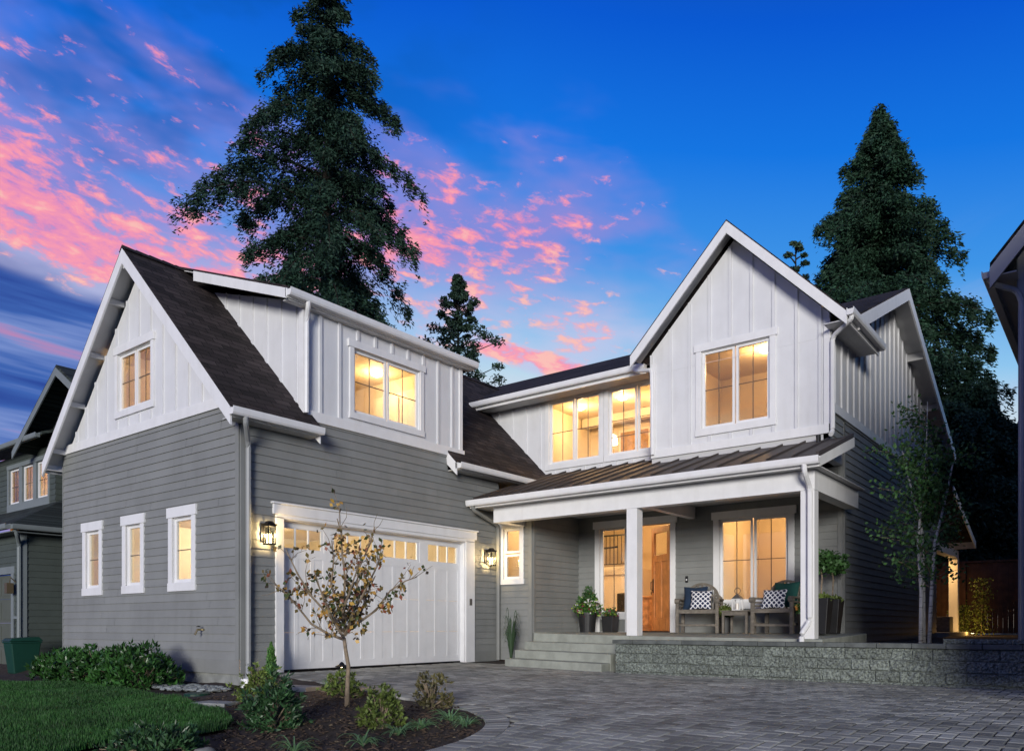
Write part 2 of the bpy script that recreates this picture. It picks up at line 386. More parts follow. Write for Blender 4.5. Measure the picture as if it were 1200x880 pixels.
def bnb(F, u0, u1, z0, topf, holes, name, parent, sp=.405, off=0., m=None, brk=(), bw=.055, bt=.028, skip=None):
    """board and batten wall under a roof line topf(u)"""
    mb = MB(); us = sorted({u0, u1} | {b for b in brk if u0 < b < u1} | {h[k] for h in holes for k in (0, 1)})
    for a, b in zip(us, us[1:]):
        mid = (a+b)/2; hs = sorted([(h[2], h[3]) for h in holes if h[0] <= mid <= h[1]]); lo = z0
        for h0, h1 in hs:
            if h0 > lo: mb.fpoly(F, [(a, lo), (b, lo), (b, h0), (a, h0)], -.1, 0)
            lo = h1
        if topf(a) > lo or topf(b) > lo: mb.fpoly(F, [(a, lo), (b, lo), (b, max(lo, topf(b))), (a, max(lo, topf(a)))], -.1, 0)
    u = u0+off
    while u < u1-.02:
        zt = min(topf(u-bw/2), topf(u+bw/2))-.005
        segs = [(z0, zt)]
        for h in holes:
            if h[0]-.13 < u < h[1]+.13: segs = [q for s in segs for q in ((s[0], min(s[1], h[2]-.14)), (max(s[0], h[3]+.14), s[1])) if q[1]-q[0] > .03]
        for a, b in segs:
            if b-a > .04: mb.fb(F, u-bw/2, u+bw/2, a, b, .0, bt)
        u += sp
    return mb.build(name, m or BNB, parent, recalc=False)
def window(F, u0, u1, z0, z1, parent, sashes=2, cols=2, rows=(.5,), trim=.10, head=.15, sill=.11, ear=.035, name='window', mtrim=None, flip=None, dh=False, split=None, recess=.03):
    """casing > frame, muntin, glass"""
    t = mtrim or WHITE; mb = MB()
    mb.fb(F, u0-trim, u0, z0, z1, 0, .03); mb.fb(F, u1, u1+trim, z0, z1, 0, .03)
    mb.fb(F, u0-trim-ear, u1+trim+ear, z1, z1+head, 0, .042); mb.fb(F, u0-trim-ear*.3, u1+trim+ear*.3, z0-sill, z0, 0, .038)
    # jamb returns
    for a, b in ((u0, u0+.012), (u1-.012, u1)): mb.fb(F, a, b, z0+.012, z1-.012, -.09, -.002)
    mb.fb(F, u0, u1, z0, z0+.012, -.09, -.002); mb.fb(F, u0, u1, z1-.012, z1, -.09, -.002)
    c = mb.build(name, t, parent, bevel=.004)
    fr = MB(); mu = MB(); gl = MB(); fw_ = .045
    if split: cells = split
    elif dh: cells = [(u0, u1, z0, (z0+z1)/2), (u0, u1, (z0+z1)/2, z1)]
    else:
        s = (u1-u0)/sashes; cells = [(u0+i*s, u0+(i+1)*s, z0, z1) for i in range(sashes)]
    for a, b, c0, c1 in cells:
        a += .013; b -= .013; c0 += .013; c1 -= .013
        fr.fb(F, a, a+fw_, c0, c1, -.075, -recess); fr.fb(F, b-fw_, b, c0, c1, -.075, -recess)
        fr.fb(F, a+fw_, b-fw_, c0, c0+fw_, -.075, -recess); fr.fb(F, a+fw_, b-fw_, c1-fw_, c1, -.075, -recess)
        gl.fb(F, a+fw_-.004, b-fw_+.004, c0+fw_-.004, c1-fw_+.004, -.058, -.054)
        for k in range(1, cols):
            x = a+(b-a)*k/cols; mu.fb(F, x-.008, x+.008, c0+fw_, c1-fw_, -.053, -.046)
        for r in rows:
            zz = c0+(c1-c0)*r; mu.fb(F, a+fw_, b-fw_, zz-.008, zz+.008, -.0535, -.0465)
    fr.build('frame', VINYL, c)
    if mu.v: mu.build('muntin', MUNT, c)
    gl.build('glass', GLASS, c)
    return c
def room(x0, x1, y0, y1, z0, z1, open_side, parent, energy, col=(1, .60, .27), m=None, lights=1, extra=None, fx=None):
    """lit interior behind a window: walls, floor, ceiling open on the side of the outer wall"""
    mb = MB(); c = [(x0, y0), (x1, y0), (x1, y1), (x0, y1)]
    sides = {'-y': (0, 1), '+x': (1, 2), '+y': (2, 3), '-x': (3, 0)}
    for k, (i, j) in sides.items():
        if k in open_side: continue
        mb.quad((*c[i], z0), (*c[j], z0), (*c[j], z1), (*c[i], z1))
    mb.quad(*[(*p, z1) for p in c])
    r = mb.build('room', m or INT, parent, recalc=False)
    MB().quad(*[(*p, z0) for p in c]).build('floor', INTF, r, recalc=False)
    bb = MB(); t = .12                       # skirting
    for k, (i, j) in sides.items():
        if k in open_side: continue
        ax, ay = c[i]; bx, by = c[j]; nx, ny = (ay-by), (bx-ax); L = math.hypot(nx, ny); nx /= L; ny /= L
        nx *= .015; ny *= .015
        bb.hexa([(ax+nx*.1, ay+ny*.1, z0), (bx+nx*.1, by+ny*.1, z0), (bx+nx, by+ny, z0), (ax+nx, ay+ny, z0), (ax+nx*.1, ay+ny*.1, z0+t), (bx+nx*.1, by+ny*.1, z0+t), (bx+nx, by+ny, z0+t), (ax+nx, ay+ny, z0+t)])
    bb.build('baseboard', INTW, r)
    for i in range(lights):
        f = (i+.5)/lights; lx = x0+(x1-x0)*(f if x1-x0 > y1-y0 else .5); ly = y0+(y1-y0)*(.5 if x1-x0 > y1-y0 else f)
        if fx: lx, ly = fx[i]
        MB().lathe((lx, ly, z1-.09), [(.05, .0), (.11, .03), (.13, .088)], 16).build('ceiling_light', CEILL, r)
        lamp('ceiling_lamp', (lx, ly, z1-.24), energy/lights, col, .08, r, 'POINT')
    return r

# ================================================================== terrain
def sm(t): t = min(1., max(0., t)); return t*t*(3-2*t)
def zg(x, y):
    f = sm((x+10.6)/2.6); ww = .9+4.1*f
    z = -.2*sm((7.5-y)/ww) - .04*sm((x+9.5)/3)*sm((y-5)/3) - .12*sm((-16.5-x)/2.5)
    return z
def inpoly(x, y, P):
    c = False; n = len(P)
    for i in range(n):
        x0, y0 = P[i]; x1, y1 = P[(i+1) % n]
        if (y0 > y) != (y1 > y) and x < (x1-x0)*(y-y0)/(y1-y0)+x0: c = not c
    return c
def gridsheet(name, xs, ys, zf, m, keep=None, parent=None):
    mb = MB(); idx = {}
    for i, x in enumerate(xs):
        for j, y in enumerate(ys): idx[i, j] = len(mb.v); mb.v.append((x, y, zf(x, y)))
    for i in range(len(xs)-1):
        for j in range(len(ys)-1):
            if keep is None or keep((xs[i]+xs[i+1])/2, (ys[j]+ys[j+1])/2):
                mb.f.append((idx[i, j], idx[i+1, j], idx[i+1, j+1], idx[i, j+1]))
    return mb.build(name, m, parent, smooth=True, recalc=False)
def fr(a, b, s): return [a+i*s for i in range(int(round((b-a)/s))+1)]
xs = [-400, -150, -60, -35]+fr(-26, 8, .25)+[14, 40, 120, 400]; ys = [-400, -100, -30, -12]+fr(-4, 14, .25)+[20, 60, 150, 400]
BED = [(-10.42, 7.33), (-9.41, 6.97), (-8.45, 6.69), (-7.49, 6.42), (-6.75, 6.17), (-6.0, 5.98), (-5.18, 5.72), (-4.68, 5.48), (-4.33, 5.18), (-4.12, 4.87), (-3.98, 4.5), (-3.92, 4.06), (-3.9, 3.2), (-3.9, 1.5), (-3.9, -4)]
def hz(x, y): return zg(x, y)-.012+(.05*noise.noise(Vector((x*1.3, y*1.3, 0))) if inpoly(x, y, BED+[(-30, -4), (-30, 7.3)]) else 0)
struct(gridsheet('ground', xs, ys, hz, MULCH))
LAWNP = [(-40, -8), (-40, 3.6), (-15.1, 4.7), (-13.92, 5.3), (-12.98, 5.6), (-11.86, 5.65), (-9.84, 5.23), (-7.66, 4.49), (-7.08, 4.39), (-6.45, 4.1), (-6.12, 3.83), (-6.1, 3.6), (-6.35, 3.35), (-6.25, 2.9), (-6.05, 2.3), (-6.0, -8)]
struct(gridsheet('lawn', fr(-26, -6, .1), fr(-4, 5.8, .1), lambda x, y: zg(x, y)+.012+.02*noise.noise(Vector((x, y, 3))), LAWN, lambda x, y: inpoly(x, y, LAWNP)))
# lawn blades
pts = []
rg = np.random.default_rng(3)
while len(pts) < 90000:
    d_ = 4.5+9*rg.random()**1.3; r_ = (rg.random()*1.3-1.0)*.72*d_
    x = d_*FWv.x+r_*RTv.x; y = d_*FWv.y+r_*RTv.y
    if inpoly(x, y, LAWNP): pts.append((x, y))
P_ = np.array(pts); n_ = len(P_)
zz = np.array([zg(a, b) for a, b in pts])+.01
an = rg.random(n_)*6.283; hh = (.035+.03*rg.random(n_)); ww = .005+.003*rg.random(n_); ln = .025*rg.random(n_)
clump = np.array([noise.noise(Vector((a*1.1, b*1.1, 9))) for a, b in pts]); hh *= 1+.6*clump
V = np.zeros((n_, 3, 3)); dx = np.cos(an)*ww; dy = np.sin(an)*ww
V[:, 0] = np.c_[P_[:, 0]-dx, P_[:, 1]-dy, zz]; V[:, 1] = np.c_[P_[:, 0]+dx, P_[:, 1]+dy, zz]
V[:, 2] = np.c_[P_[:, 0]-dy/ww*ln, P_[:, 1]+dx/ww*ln, zz+hh]
o = fast('grass', V, 3, BLADE); tag(o, 'short dark green mown lawn grass in front of the clipped laurels', 'grass'); o['kind'] = 'stuff'

# driveway: herringbone pavers with a soldier course following the planting bed
DRV = [(-10.53, 7.4)]+BED[1:]+[(3.5, -4), (3.5, 11.26), (-6.6, 11.26), (-6.9, 11.5), (-9.2, 11.5), (-9.2, 11.75), (-10.53, 11.9)]
def offset(poly, dd):
    res = []
    for i in range(len(poly)):
        a = Vector(poly[max(0, i-1)]); b = Vector(poly[min(len(poly)-1, i+1)]); t = (b-a).normalized(); res.append((poly[i][0]+t.y*-dd, poly[i][1]+t.x*dd))
    return res
def resample(pl, step):
    out_ = [Vector(pl[0])]; acc = 0
    for a, b in zip(pl, pl[1:]):
        a = Vector(a); b = Vector(b); L = (b-a).length; s = step-acc
        while s <= L: out_.append(a+(b-a)*s/L); s += step
        acc = L-(s-step)
    return out_
def chaikin(p, n=2):
    for _ in range(n):
        q = [p[0]]
        for a, b in zip(p, p[1:]): q += [(a[0]*.75+b[0]*.25, a[1]*.75+b[1]*.25), (a[0]*.25+b[0]*.75, a[1]*.25+b[1]*.75)]
        p = q+[p[-1]]
    return p
BEDC = chaikin(BED)
inner = resample(offset(BEDC, .005), .105); pav = MB()
OUT = offset(BEDC, .20)
norms = []
for k in range(len(inner)):
    t = (inner[min(len(inner)-1, k+2)]-inner[max(0, k-2)]).normalized(); norms.append(Vector((-t.y, t.x)))
for a, b in zip(inner, inner[1:]):
    t = (b-a).normalized(); nrm = Vector((-t.y, t.x)); g = .004
    k_ = inner.index(a); na = norms[k_]; nb = norms[k_+1]
    q = [a+t*g, b-t*g, b-t*g+nb*.212, a+t*g+na*.212]; zt = zg(a.x, a.y)+.009+random.uniform(-.0015, .0015)
    c_ = sum(q, Vector((0, 0)))/4
    zo = zt-zg(a.x, a.y)
    pav.hexa([(p.x, p.y, zg(p.x, p.y)+zo-.05) for p in q]+[(p.x+(c_.x-p.x)*.05, p.y+(c_.y-p.y)*.03, zg(p.x, p.y)+zo) for p in q])
W_ = .105; INNER_DRV = OUT+[(3.5, -4), (3.5, 11.26), (-10.50, 11.26), (-10.50, 7.6)]
BIGD = OUT+DRV[len(BED):]
def paver(mb, x0, y0, x1, y1):
    cx, cy = (x0+x1)/2, (y0+y1)/2; g = .0055; ch = .009; tx, ty, tz = (random.uniform(-.0022, .0022) for _ in range(3))
    def zt(x, y): return zg(cx, cy)+.006+tz+(x-cx)*((zg(cx+.1, cy)-zg(cx-.1, cy))/.2+tx*4)+(y-cy)*((zg(cx, cy+.1)-zg(cx, cy-.1))/.2+ty*4)
    a = [(x0+g, y0+g), (x1-g, y0+g), (x1-g, y1-g), (x0+g, y1-g)]; b = [(x0+g+ch, y0+g+ch), (x1-g-ch, y0+g+ch), (x1-g-ch, y1-g-ch), (x0+g+ch, y1-g-ch)]
    vs = [(x, y, zt(x, y)-.03) for x, y in a]+[(x, y, zt(x, y)-.005) for x, y in a]+[(x, y, zt(x, y)) for x, y in b]
    fs = [(8, 9, 10, 11)]+[(k+i, k+(i+1) % 4, k+4+(i+1) % 4, k+4+i) for k in (0, 4) for i in range(4)]
    mb.add(vs, fs)
def visible(x, y):
    d_ = x*FWv.x+y*FWv.y; r_ = x*RTv.x+y*RTv.y
    return d_ > 3.2 and abs(r_) < d_*.85+.6
for i in range(-101, 34):
    for j in range(-38, 113):
        x, y = i*W_, j*W_
        k = (i-j) % 4
        if k == 0: x1, y1 = x+2*W_, y+W_
        elif k == 3: x1, y1 = x+W_, y+2*W_
        else: continue
        if not visible(x, y) or not inpoly((x+x1)/2, (y+y1)/2, BIGD): continue
        paver(pav, x, y, x1, y1)
o = pav.build('driveway', PAVER, recalc=False); struct(o)
struct(gridsheet('driveway_sand', fr(-10.5, 3.5, .2), fr(-4, 11.8, .2), lambda x, y: zg(x, y)-.004, SAND, lambda x, y: inpoly(x, y, BIGD)))
# raised yard behind the retaining wall, slab side yard
struct(gridsheet('yard_bed', fr(-6.6, 12, .5)+[30, 80], fr(11.55, 42, .5)+[70], lambda x, y: .45+.03*noise.noise(Vector((x, y, 1))), MULCH, lambda x, y: not (x < -3.6 and y > 12.3)))

# ================================================================== THE HOUSE
H = thing('farmhouse', 'large white and grey farmhouse with wide white garage door and lit front porch', 'house', (-8, 14, 0))
XG, XL, YF = -10.565, -16.69, 6.83
YD, YG, XR = 14.79, 13.96, -4.0
Fg, Rg = FF(YF), FR(XG)
Fd, Fu, Rs = FF(YD), FF(YG), FR(XR)
# --- garage wing walls
w3 = [(-15.68, -15.12, 1.45, 2.53), (-14.10, -13.56, 1.45, 2.53), (-12.50, -11.90, 1.45, 2.53)]
lap(Fg, XL+.02, XG-.09, .22, 4.12, w3, 'siding_wall', SIDING, H)
gar = (7.60, 11.97, .0, 2.46)
lap(Rg, YF+.09, 13.05, .22, 3.80, [gar], 'siding_wall', SIDING, H)
lap(Rg, 8.14, 11.45, 3.80, 4.10, [], 'siding_wall', SIDING, H)
lap(FL(XL), YF, 14.8, .22, 4.0, [], 'siding_wall', SIDING, H)
mb = MB(); mb.box(XL+.02, XG-.02, YF+.02, YF+.2, -.6, .02); mb.box(XG-.2, XG-.02, YF+.2, 7.5, -.6, .02); mb.box(XG-.2, XG-.02, 12.1, 13.1, -.6, .02); mb.box(XL+.02, XL+.2, YF+.2, 14.8, -.6, .02)
mb.build('foundation', FOUND, H)
mb = MB()   # skirt boards and corner boards painted siding colour
mb.fb(Fg, XL, XG-.0, .0, .22, 0, .022); mb.fb(Rg, YF+.0, 7.47, .0, .22, .0, .022); mb.fb(Rg, 12.1, 13.05, .0, .22, 0, .022)
mb.fb(Fg, XG-.09, XG, .22, 4.0, -.0, .026); mb.fb(Rg, YF, YF+.09, .22, 3.8, .0, .026); mb.fb(Fg, XL-.0, XL+.03, .22, 3.9, 0, .02)
mb.build('corner_board', SIDING, H, bevel=.003)
mb = MB(); mb.fpoly(Fg, [(XL+.05, 4.12), (XG, 4.12), (XG, 4.165), (-10.70, 4.29), (-16.46, 4.29)], 0, .04); mb.fb(Rg, 8.0, 11.92, 4.10, 4.27, 0, .04)
mb.build('band_board', WHITE, H, bevel=.004)
gx = -13.58
gtop = lambda u: min(7.02-abs(u-gx)*1.0, 9)
gw = (-14.40, -13.20, 4.60, 5.64)
bnb(Fg, XL, XG, 4.29, gtop, [gw], 'gable_wall', H, off=.22, brk=(gx, gx-2.73, gx+2.73))
for a, b, c, e in w3: window(Fg, a, b, c, e, H, sashes=1, cols=1, trim=.115, head=.17, sill=.14)
window(Fg, *gw, H, sashes=2, cols=2, trim=.09, head=.14, sill=.11)
# --- shed dormer on the wing
dw = (9.05, 10.67, 4.44, 5.56)
bnb(Rg, 8.0, 11.87, 4.27, lambda u: 6.02, [dw], 'dormer_wall', H, off=.33)
window(Rg, *dw, H, sashes=2, cols=2, trim=.10, head=.13, sill=.11)
# dormer cheeks (board and batten, follow the slopes)
DS = (7.12-6.10)/3.2
dtop = lambda x: 6.02-(x-XG)*DS
rslope = lambda x: 7.25-(x-gx)*1.0
for yy, Fc in ((8.0, FF(8.0)), (11.87, None)):
    mb = MB(); xs_ = [XG-.02-i*.2 for i in range(15)]
    if Fc is None: Fc = lambda u, z, o=0.: (u, 11.87+o, z)
    pl = [(XG, 4.1)]+[(XG, dtop(XG))]; xa = -13.2
    mb.fpoly(Fc, [(XG, 3.9), (XG, dtop(XG)), (xa, dtop(xa)), (xa, rslope(xa)-.1)], -.08, 0)
    u = XG-.2
    while u > -12.9:
        if dtop(u) > rslope(u): mb.fb(Fc, u-.027, u+.027, rslope(u)-.05, dtop(u), 0, .024)
        u -= .405
    mb.build('dormer_cheek', BNB, H, recalc=False)
mb = MB(); mb.fb(Rg, 8.0-.0, 8.09, 4.27, 6.0, .0, .03); mb.fb(Rg, 11.78, 11.87, 4.27, 6.0, 0, .03); mb.fb(FF(8.0), XG-.09, XG+.03, 4.0, 6.0, 0, .03)
mb.build('corner_board', WHITE, H, bevel=.003)
# --- dormer roof
def gutter(mb, p0, p1, nrm, h=.115, d_=.115):
    """K-profile gutter between two points; nrm points away from the wall"""
    p0 = Vector(p0); p1 = Vector(p1); nn = Vector(nrm); Z = Vector((0, 0, 1))
    prof = [(0, 0), (0, -h), (d_*.80, -h), (d_*.95, -h*.75), (d_, -h*.35), (d_, 0), (d_-.012, 0), (d_-.012, -h*.2), (.012, -h*.2), (.012, 0)]
    n = len(prof); vs = [p+nn*a+Z*b for p in (p0, p1) for a, b in prof]
    mb.add(vs, [tuple(range(n)), tuple(range(2*n-1, n-1, -1))]+[(i, (i+1) % n, n+(i+1) % n, n+i) for i in range(n)])
ex = -10.42
mb = MB(); mb.slab([(ex, 7.55, 6.10), (ex, 12.10, 6.10), (gx, 12.10, 7.28), (gx, 7.55, 7.28)], .035); mb.build('dormer_roof', SHX, H)
mb = MB(); mb.slab([(ex+.0, 7.58, 6.055), (ex+.0, 12.07, 6.055), (gx, 12.07, 7.235), (gx, 7.58, 7.235)], .02)
mb.box(XG+.005, ex-.02, 7.6, 12.05, 5.90, 5.915)
mb.build('soffit', SOFFIT, H)
mb = MB(); mb.box(ex-.02, ex+.005, 7.55, 12.10, 5.92, 6.06)
for yy in (7.55, 12.075):
    mb.hexa([(gx+.45, yy, 6.90), (ex, yy, 5.90), (ex, yy+.025, 5.90), (gx+.45, yy+.025, 6.90), (gx+.45, yy, 7.08), (ex, yy, 6.06), (ex, yy+.025, 6.06), (gx+.45, yy+.025, 7.08)])
mb.build('fascia', WHITE, H, bevel=.003)
mb = MB(); gutter(mb, (ex+.005, 7.56, 6.055), (ex+.005, 12.10, 6.055), (1, 0, 0)); mb.build('gutter', WHITE, H)
# --- wing main roof
zr = 7.25; zE = lambda x: zr-abs(x-gx)
yr = 6.50
mb = MB()
xR = -10.30
mb.slab([(gx, yr, zr), (gx, 8.14, zr), (xR, 8.14, zE(xR)), (xR, yr, zE(xR))], .045)
mb.slab([(gx, 8.14, zr), (gx, 11.42, zr), (gx+.2, 11.42, zE(gx+.2)), (gx+.2, 8.14, zE(gx+.2))], .045)
mb.slab([(gx, 11.42, zr), (gx, 14.79, zr), (xR, 14.79, zE(xR)), (xR, 11.42, zE(xR))], .045)
mb.slab([(gx, 14.79, zr), (gx, 18.3, zr), (-11.2, 18.3, zE(-11.2)), (-11.2, 14.79, zE(-11.2))], .045)
xLf = -16.86
mb.slab([(gx, yr, zr), (gx, 18.3, zr), (xLf, 18.3, zE(xLf)), (xLf, yr, zE(xLf))], .045)
for k in range(48):   # ridge caps
    y0 = yr+k*.24; mb.hexa([(gx-.11, y0, zr-.07), (gx+.11, y0, zr-.07), (gx+.11, y0+.25, zr-.075), (gx-.11, y0+.25, zr-.075), (gx-.012, y0, zr+.026), (gx+.012, y0, zr+.026), (gx+.012, y0+.25, zr+.014), (gx-.012, y0+.25, zr+.014)])
mb.build('shingle_roof', SHX, H, recalc=True)
mb = MB()   # sheathing / soffit under the overhangs
mb.slab([(gx, yr+.03, zr-.05), (gx, YF+.05, zr-.05), (xR, YF+.05, zE(xR)-.05), (xR, yr+.03, zE(xR)-.05)], .02)
mb.slab([(gx, yr+.03, zr-.05), (gx, YF+.05, zr-.05), (xLf, YF+.05, zE(xLf)-.05), (xLf, yr+.03, zE(xLf)-.05)], .02)
mb.box(XG, xR-.01, yr+.04, 8.12, 3.80, 3.815); mb.box(XG, xR-.01, 11.46, 14.7, 3.80, 3.815); mb.box(xLf, XL, yr+.04, 14.7, 3.80, 3.815)
mb.build('soffit', SOFFIT, H)
mb = MB()   # rafter tails/lookouts under the left rake
for q in range(4):
    x = gx-.62-q*.78
    mb.box(x-.03, x+.03, yr+.04, YF, zE(x)-.18, zE(x)-.09)
for q in range(1): mb.box(gx-.05, gx+.05, yr+.04, YF, zr-.36, zr-.16)
mb.build('lookout', SOFFIT, H)
def rake(mb, x0, z0, x1, z1, y, h=.20, t=.035, drop=.03):
    mb.hexa([(x0, y, z0-drop-h), (x1, y, z1-drop-h), (x1, y+t, z1-drop-h), (x0, y+t, z0-drop-h), (x0, y, z0-drop), (x1, y, z1-drop), (x1, y+t, z1-drop), (x0, y+t, z0-drop)])
mb = MB(); hh_ = .26
rake(mb, gx, zr, xR, zE(xR), yr-.005, hh_); rake(mb, xLf, zE(xLf), gx, zr, yr-.005, hh_)
mb.box(xR-.03, xR, yr+.03, 8.14, 3.815, 3.94); mb.box(xR-.03, xR, 11.42, 14.3, 3.815, 3.94)
mb.box(xLf, xLf+.03, yr+.03, 14.7, 3.76, 3.93)
# sloping returns where the eave stops beside the dormer
for yy in (8.11, 11.42):
    mb.hexa([(XG+.0, yy, zE(XG)-.30), (xR+.0, yy, zE(xR)-.28), (xR, yy+.03, zE(xR)-.28), (XG, yy+.03, zE(XG)-.30), (XG, yy, zE(XG)-.05), (xR, yy, zE(xR)-.05), (xR, yy+.03, zE(xR)-.05), (XG, yy+.03, zE(XG)-.05)])
mb.build('fascia', WHITE, H, bevel=.003)
mb = MB(); gutter(mb, (xR, yr-.02, 3.935), (xR, 8.14, 3.935), (1, 0, 0)); mb.build('gutter', WHITE, H)
mb = MB(); gutter(mb, (xR, 11.44, 3.935), (xR, 14.25, 3.935), (1, 0, 0)); mb.build('gutter', WHITE, H)

# --- garage door, casing
mb = MB()
for a, b in ((7.45, 7.60), (11.97, 12.24)): mb.fb(Rg, a, b, .0, 2.46, 0, .035)
mb.fb(Rg, 7.40, 12.29, 2.50, 2.66, 0, .05); mb.fb(Rg, 7.45, 12.24, 2.44, 2.50, 0, .035); mb.fb(Rg, 7.37, 12.32, 2.66, 2.69, 0, .075)
for a, b in ((7.60, 7.615), (11.955, 11.97)): mb.fb(Rg, a, b, .0, 2.44, -.13, -.001)
mb.fb(Rg, 7.60, 11.97, 2.425, 2.44, -.13, -.001)
mb.build('garage_door_casing', WHITE, H, bevel=.004)
GD = MB(); ob = -.115
lites = [(7.66, 8.44), (8.72, 9.60), (9.85, 10.71), (11.02, 11.84)]
a0, a1 = 7.617, 11.953
holes = [(a, b, 2.0, 2.32) for a, b in lites]
for z0_, z1_ in ((.03, .63), (.635, 1.235), (1.24, 1.84), (1.845, 2.42)):
    zs = sorted({z0_, z1_}|({2.0, 2.32} if z0_ > 1.8 else set()))
    for p, q in zip(zs, zs[1:]):
        for s0, s1 in spans(a0, a1, (p+q)/2, holes): GD.fb(Rg, s0, s1, p, q, ob-.03, ob)
def strip(a, b, c, e): GD.fb(Rg, a, b, c, e, ob, ob+.006)
strip(a0, a1, .03, .15); strip(a0, a1, 1.84+.0, 1.96); strip(a0, a1, 2.34, 2.42)
edges = [a0]+[ (lites[i][1]+lites[i+1][0])/2 for i in range(3)]+[a1]
for i in range(4):
    L_, R_ = edges[i], edges[i+1]
    strip(L_, L_+.10 if i else L_+.08, .15, 1.84); strip(R_-.10 if i < 3 else R_-.08, R_, .15, 1.84)
    strip(L_, L_+.08, 1.96, 2.34); strip(R_-.08, R_, 1.96, 2.34)
    for k in (1, 2):
        x = L_+(R_-L_)*k/3; strip(x-.035, x+.035, .15, 1.84)
gd = GD.build('garage_door', WHITE, H, recalc=False)
mb = MB(); g2 = MB()
for a, b in lites:
    for k in (1, 2): x = a+(b-a)*k/3; mb.fb(Rg, x-.012, x+.012, 2.0, 2.32, ob-.02, ob+.005)
    g2.fb(Rg, a, b, 2.0, 2.32, ob-.018, ob-.013)
mb.build('window_bar', WHITE, gd, each=True); g2.build('glass', GLASS, gd)
MB().fb(Rg, a0, a1, .0, .03, ob-.03, ob).build('bottom_seal', DARK, gd)
mb = MB(); mb.fb(Rg, 12.07, 12.13, 1.16, 1.29, .036, .055); mb.build('keypad', MUNT, H, bevel=.004)

# --- nook wall with the small double-hung window
Fn = FF(13.05); XN = -9.66
nwn = (-10.42, -9.97, 1.72, 2.80)
lap(Fn, XG+.02, XN-.09, .02, 3.3, [nwn], 'siding_wall', SIDING, H)
lap(FR(XN), 13.05+.09, YD, .02, 3.5, [], 'siding_wall', SIDING, H)
mb = MB(); mb.fb(Fn, XN-.09, XN, .02, 3.3, 0, .026); mb.fb(FR(XN), 13.05, 13.14, .02, 3.3, 0, .026); mb.build('corner_board', SIDING, H, bevel=.003)
window(Fn, *nwn, H, cols=1, rows=(), dh=True, trim=.095, head=.13, sill=.11)
# --- porch back wall
door = (-9.10, -7.40, .60, 2.86); pw = (-6.34, -4.98, 1.20, 2.84)
lap(Fd, XN, XR-.09, .60, 3.9, [door, pw], 'siding_wall', SIDING, H)
mb = MB(); mb.fb(Fd, XR-.09, XR, .3, 3.9, 0, .026); mb.fb(Rs, YD, YD+.09, .3, 3.9, 0, .026); mb.build('corner_board', SIDING, H, bevel=.003)
window(Fd, *pw, H, sashes=2, cols=2, rows=(.5,), trim=.12, head=.15, sill=.13)
# entry: casing with sidelight on the left, open fir door on the right
mb = MB(); mb.fb(Fd, -9.22, -9.10, .60, 2.86, 0, .032); mb.fb(Fd, -7.40, -7.28, .60, 2.86, 0, .032)
mb.fb(Fd, -9.26, -7.24, 2.86, 3.02, 0, .045); mb.fb(Fd, -8.46, -8.20, .60, 2.86, -.10, .03)
mb.fb(Fd, -9.10, -8.46, .60, 1.0, -.10, -.003); mb.fb(Fd, -9.10, -8.46, .88, 1.02, .0, .03)
for a, b in ((-9.10, -9.085), (-7.415, -7.40)): mb.fb(Fd, a, b, .60, 2.86, -.14, -.003)
mb.build('entry_casing', WHITE, H, bevel=.004)
MB().fb(Fd, -9.085, -8.46, .615, .875, .0, .008).build('panel', SIDING, H)
fm = MB(); a, b, c, e = -9.085, -8.46, 1.0, 2.86
fm.fb(Fd, a, a+.04, c, e, -.08, -.03); fm.fb(Fd, b-.04, b, c, e, -.08, -.03); fm.fb(Fd, a+.04, b-.04, c, c+.04, -.08, -.03); fm.fb(Fd, a+.04, b-.04, e-.04, e, -.08, -.03)
sd_ = fm.build('sidelight', VINYL, H)
MB().fb(Fd, a+.036, b-.036, c+.036, e-.036, -.06, -.056).build('glass', GLASS, sd_)
MB().fb(Fd, (a+b)/2-.008, (a+b)/2+.008, c+.04, e-.04, -.055, -.048).build('muntin', MUNT, sd_)
MB().fb(Fd, -8.20, -7.415, .60, .63, -.16, .02).build('threshold', DARK, H)
# the door leaf, hinged on the right jamb, swung inwards
hx, hy = -7.43, YD+.10; dl = .78; ang = R(180-34)     # leaf direction from hinge
du = Vector((math.cos(ang), math.sin(ang), 0)); dn = Vector((-du.y, du.x, 0))
def DF(u, z, o=0.): p = Vector((hx, hy, 0))+du*u+dn*o; return (p.x, p.y, z)
mb = MB(); mb.fb(DF, 0, .12, .64, 2.84, 0, .045); mb.fb(DF, dl-.12, dl, .64, 2.84, 0, .045); mb.fb(DF, .12, dl-.12, .64, .9, 0, .045); mb.fb(DF, .12, dl-.12, 2.72, 2.84, 0, .045)
mb.fb(DF, .12, dl-.12, 2.10, 2.25, 0, .045); mb.fb(DF, dl/2-.05, dl/2+.05, .9, 2.10, 0, .045); mb.fb(DF, .12, dl-.12, .9, 2.10, .015, .030)
dr = mb.build('front_door', DOORW, H, bevel=.004)
MB().fb(DF, .12, dl-.12, 2.25, 2.72, .018, .024).build('glass', GLASS, dr)
mb = MB(); mb.fb(DF, dl-.10, dl-.05, 1.45, 1.75, .045, .053); mb.fb(DF, dl-.10, dl-.05, 1.45, 1.75, -.008, 0)
mb.tube([DF(dl-.075, 1.70, .05), DF(dl-.075, 1.68, .10), DF(dl-.075, 1.52, .10), DF(dl-.075, 1.50, .05)], .009)
mb.tube([DF(dl-.075, 1.62, -.005), DF(dl-.075, 1.62, -.05), DF(dl-.19, 1.62, -.055)], .009); mb.build('handle', DARK, dr)
mb = MB(); mb.fb(Fd, -7.06, -7.0, 1.62, 1.75, .014, .03); mb.build('doorbell', DARK, H, bevel=.006)
